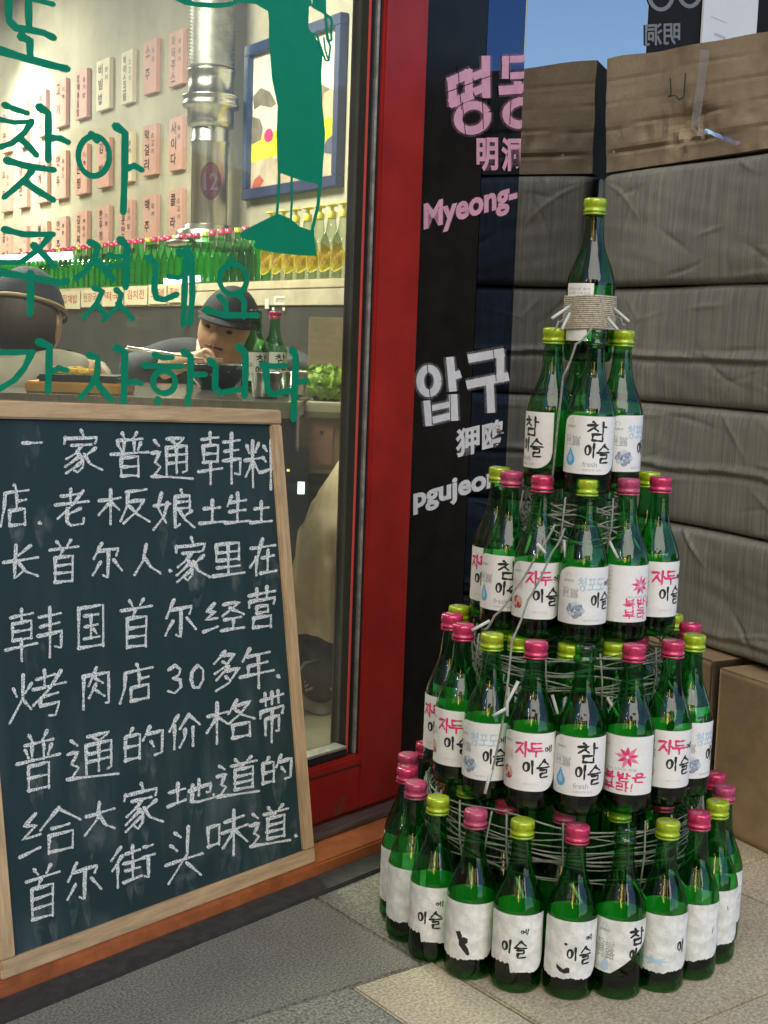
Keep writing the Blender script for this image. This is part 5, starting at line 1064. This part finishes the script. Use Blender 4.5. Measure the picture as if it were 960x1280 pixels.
# spine, head, arms with hands (right hand by the mouth)
J=[(hx-.06,4.22,.46),(hx-.05,4.16,.56),(hx-.03,4.05,.64),(hx-.01,3.92,.675),(hx,3.77,.72),
   (hx-.18,3.93,.68),(hx-.27,3.78,.64),(hx-.12,3.62,.685),(hx-.060,3.575,.70),
   (hx+.16,3.93,.67),(hx+.20,3.75,.64),(hx+.12,3.60,.665),(hx+.07,3.57,.668),
   (hx-.14,4.2,.44),(hx-.16,3.85,.47),(hx-.15,3.80,.08),(hx+.02,4.2,.44),(hx+.08,3.85,.47),(hx+.07,3.80,.08),(hx-.15,3.70,.035),(hx+.07,3.70,.035)]
E=[(0,1),(1,2),(2,3),(3,4),(3,5),(5,6),(6,7),(7,8),(3,9),(9,10),(10,11),(11,12),(0,13),(13,14),(14,15),(0,16),(16,17),(17,18),(15,19),(18,20)]
Rr=[.13,.13,.14,.09,.055,.055,.045,.032,(.024,.014),.055,.045,.032,(.024,.014),.09,.07,.045,.09,.07,.045,.04,.04]
def fingers(J,E,Rr,b,dirv,side):
    B_=Vector(J[b]); dv=Vector(dirv).normalized(); sv=Vector(side).normalized(); dn=Vector((0,0,-1))
    for k,(o_,L) in enumerate(((-.022,.038),(-.008,.044),(.007,.042),(.021,.034))):
        p1=B_+sv*o_+dv*.018; p2=p1+dv*L*.5+dn*.012; p3=p2+dv*L*.25+dn*.018
        i=len(J); J+= [tuple(p1),tuple(p2),tuple(p3)]; E+=[(b,i),(i,i+1),(i+1,i+2)]; Rr+=[.0088,.0082,.007]
    i=len(J); J+=[tuple(B_-sv*.028-dv*.008),tuple(B_-sv*.036+dv*.018+dn*.012)]; E+=[(b,i),(i,i+1)]; Rr+=[.010,.008]
fingers(J,E,Rr,8,(.75,-.3,.1),(0.2,.2,.95)); fingers(J,E,Rr,12,(-.8,-.2,-.1),(-.2,.9,.1))
JJ=[(hx-.06,4.22,.44),(hx-.05,4.18,.54),(hx-.03,4.07,.63),(hx-.01,3.93,.675),(hx-.185,3.93,.68),(hx-.275,3.78,.645),(hx-.145,3.64,.685),(hx+.165,3.93,.67),(hx+.205,3.75,.645),(hx+.145,3.62,.668)]
JE=[(0,1),(1,2),(2,3),(3,4),(4,5),(5,6),(3,7),(7,8),(8,9)]; JR=[.14,.14,.13,.09,.078,.06,.044,.07,.06,.044]
rot1=Matrix.Rotation(R_(14),3,'Y')@Matrix.Rotation(R_(-10),3,'Z')@Matrix.Rotation(R_(7),3,'X')
p1_,hc=person('seated person in a dark jacket and navy cap bending over a bowl with chopsticks',(hx,4.15,.005),hp1,rot1,J,E,Rr,JJ,JE,JR,jackm)
capm=mat('navy_cap_cloth',(.008,.009,.016),.8,var=.2,vs_=60,bump=.4,bs=200)
def capobj(hc,rot,root,m,band=None):
    mb=MB(); bm=bmesh.new(); bmesh.ops.create_uvsphere(bm,u_segments=32,v_segments=20,radius=1)
    bmesh.ops.delete(bm,geom=[v for v in bm.verts if v.co.z<.22],context='VERTS')
    mb.bm(bm,0,True,lambda c:(rot@Vector((c.x*.083,c.y*.102,c.z*.118+.006)))+hc)
    mb.tube([rot@Vector((.0805*math.cos(a),.099*math.sin(a),.034))+hc for a in [k*.2618 for k in range(24)]],.006,6,1 if band else 0,True); o=mb.build('cap_crown',[m]+([band] if band else []),root)
    mb=MB(); vs=[]; n=12
    for j in range(4):
        for i in range(n+1):
            a=math.pi*(1+i/n); r=1+.0*j; L=.030*j/3*math.sin(math.pi*i/n)
            vs.append(rot@Vector((.079*math.cos(a),.097*math.sin(a)-L,.036-.010*(j/3)))+hc)
    k=len(vs); vs+= [v+rot@Vector((0,0,.004)) for v in vs]
    f=[(j*(n+1)+i,j*(n+1)+i+1,(j+1)*(n+1)+i+1,(j+1)*(n+1)+i) for j in range(3) for i in range(n)]; f+=[tuple(x+k for x in q_[::-1]) for q_ in f]
    mb.add(vs,f,0,True); mb.build('cap_visor',m,root)
capobj(hc,rot1,p1_,capm)
mb=MB()
mb.ball(hc+rot1@Vector((0,.012,.022)),(.079,.093,.075),0,28,16,rot1,lambda p: Vector(p) if p.y>-.02 else Vector((p.x*.9,-.02,p.z))); mb.build('hair','hair',p1_)
mb=MB(); 
for s in(-1,1):
    mb.ball(hc+rot1@Vector((s*.029,-.078,.010)),(.010,.006,.005),0,10,8,rot1)
    mb.tube([hc+rot1@Vector((s*x_,-.089+abs(x_-.03)*.3,.030+.004*math.cos((x_-.03)*60))) for x_ in(.014,.024,.034,.045)],.0035,6)
    mb.tube([hc+rot1@Vector((s*x_,-.098+.012*x_/.02,-.036-.10*x_)) for x_ in(.003,.010,.018,.024)],.0036,6)
mb.ball(hc+rot1@Vector((0,-.088,-.070)),(.014,.010,.012),0,12,8,rot1)
mb.build('brows_and_moustache','hair',p1_)
for i,(o1) in enumerate((0,.006)):
    a_=Vector((hx-.055+o1,3.56,.700)); o=MB().tube([a_+Vector((-.19,-.02,.018+o1)),a_,Vector((hx+.005,3.575,.70-o1))],.0028,6).build('chopstick',mat('chopstick_steel',(.7,.68,.6),.3,.6)); thing('chopstick',['upper','lower'][i]+' pale chopstick held at the mouth of the eating person','chopstick',o=o)
# person seen from behind
hp2=at(32,402,3.05); hx,hy,hz=hp2; rot2=Matrix.Rotation(R_(168),3,'Z')@Matrix.Rotation(R_(14),3,'X')
J=[(hx-.03,3.02,.45),(hx-.03,3.03,.58),(hx-.01,3.04,.66),(hx,3.05,hz-.10),(hx,3.05,hz-.06),(hx-.17,3.05,.66),(hx-.20,3.1,.62),(hx-.1,3.30,.67),(hx-.04,3.34,.675),(hx+.13,3.05,.66),(hx+.15,3.1,.64),(hx+.08,3.30,.668),(hx+.03,3.34,.672),(hx-.1,3.05,.43),(hx-.12,3.40,.46),(hx-.12,3.40,.08),(hx+.04,3.05,.43),(hx+.06,3.40,.46),(hx+.06,3.40,.08)]
E=[(0,1),(1,2),(2,3),(3,4),(2,5),(5,6),(6,7),(7,8),(2,9),(9,10),(10,11),(11,12),(0,13),(13,14),(14,15),(0,16),(16,17),(17,18)]
Rr=[.12,.12,.10,.055,.05,.05,.042,.03,(.024,.014),.05,.042,.03,(.024,.014),.08,.065,.045,.08,.065,.045]
fingers(J,E,Rr,8,(.6,.6,-.1),(.7,-.6,.1)); fingers(J,E,Rr,12,(-.6,.6,-.1),(-.7,-.6,.1))
JJ=[(hx-.03,3.02,.45),(hx-.02,3.03,.58),(hx-.005,3.03,.66),(hx,3.03,hz-.075),(hx-.165,3.05,.665),(hx-.20,3.1,.62),(hx-.12,3.28,.67),(hx+.11,3.04,.665),(hx+.14,3.1,.63),(hx+.1,3.28,.668)]
JE=[(0,1),(1,2),(2,3),(2,4),(4,5),(5,6),(2,7),(7,8),(8,9)]; JR=[.125,.125,.115,.085,.062,.055,.042,.062,.055,.042]
p2_,hc=person('person seen from behind in a pale grey shirt and dark cap, at the left',(hx,3.02,.005),hp2,rot2,J,E,Rr,JJ,JE,JR,mat('pale_grey_shirt',(.30,.275,.22),.85,var=.15,vs_=10,bump=.5,bs=40))
capobj(hc,rot2,p2_,mat('dark_slate_cap',(.012,.016,.03),.8,bump=.4,bs=200),mat('tan_cap_band',(.28,.2,.1),.7))
mb=MB().ball(hc+rot2@Vector((0,.016,-.012)),(.083,.092,.095),0,28,18,rot2,lambda p: Vector(p) if p.y>-.02 else Vector((p.x*.9,-.02,p.z))); mb.build('hair',mat('brown_hair',(.04,.025,.018),.7,bump=.8,bs=200,stretch=(1,1,.2)),p2_)
# lit tubes of the showcase over the counter
for i,(xa,ya,xb,yb,Y) in enumerate(((0,324,90,319,4.6),(205,352,250,348,5.2))):
    a_=at(xa,ya,Y); b2=at(xb,yb,Y); o=MB().tube([a_,b2],.012,8).build('tube_lamp',mat('lit_tube',(.9,.95,1),.5,emit=(.85,1,.97),es=3.5)); thing('tube_lamp',['glowing white tube lamp at the left edge inside','short glowing white tube lamp in front of the shelf bottles'][i],'lamp',o=o)
# ---------------------------------------------------------------- the street behind the viewer (seen in reflections)
ob=mat('opposite_render',(.10,.095,.09),.8,var=.3,vs_=1.5); 
t=thing('opposite_building','dark building across the lane with shuttered shops','building',(-2,-7.5,0))
MB().box(-9,6.0,-3,0,0,4.9,0).build('wall',ob,t); wm=mat('lit_window',(.4,.35,.25),.4,emit=(1,.78,.45),es=1.2)
for i in range(6): MB().box(-8+i*2.3,-6.9+i*2.3,.003,.05,3.2,4.6,0,.02).build('window',wm,t)
MB().box(-9,6.0,.0,.9,2.5,2.62,0,.01).build('canopy','dark',t)
sg=thing('highlight_sign','tall narrow yellow lit sign, added across the lane for streaks on the bottles','sign',(-1.1,-5.4,0)); MB().box(-.05,.05,-.05,.05,0,1.9,0,.01).build('post','dark',sg); MB().box(-.22,.22,-.08,.08,1.9,3.6,0,.02).build('light_box',mat('yellow_highlight_glow',(.8,.6,.1),.4,emit=(1,.72,.12),es=7),sg)  # unseen light source added to draw yellow highlights on the bottles
sg=thing('highlight_lamp','white tube lamp on a post, added across the lane for streaks on the bottles','lamp',(-2.9,-3.6,0)); MB().tube([(0,0,0),(0,0,3.1)],.04,10).build('post','dark',sg); MB().box(-.07,.07,-.6,.6,3.1,3.2,0,.02).build('lamp_head',mat('white_highlight_glow',(.9,.9,.9),.4,emit=(1,.95,.85),es=16),sg)  # unseen light source added to draw white highlights on the bottles
for xx,l_ in ((9,'pale low house down the lane'),(13,'brown low house at the end of the lane')):
    t=thing('low_house',l_,'house',(xx+6,-1+(xx-9)*1.5,0),R_(20)); MB().box(-2,2,-3,3,0,2.6,0,.02).build('wall',ob,t); MB().box(-2.2,2.2,-3.2,3.2,2.6,2.75,0,.02).build('roof','dark',t)
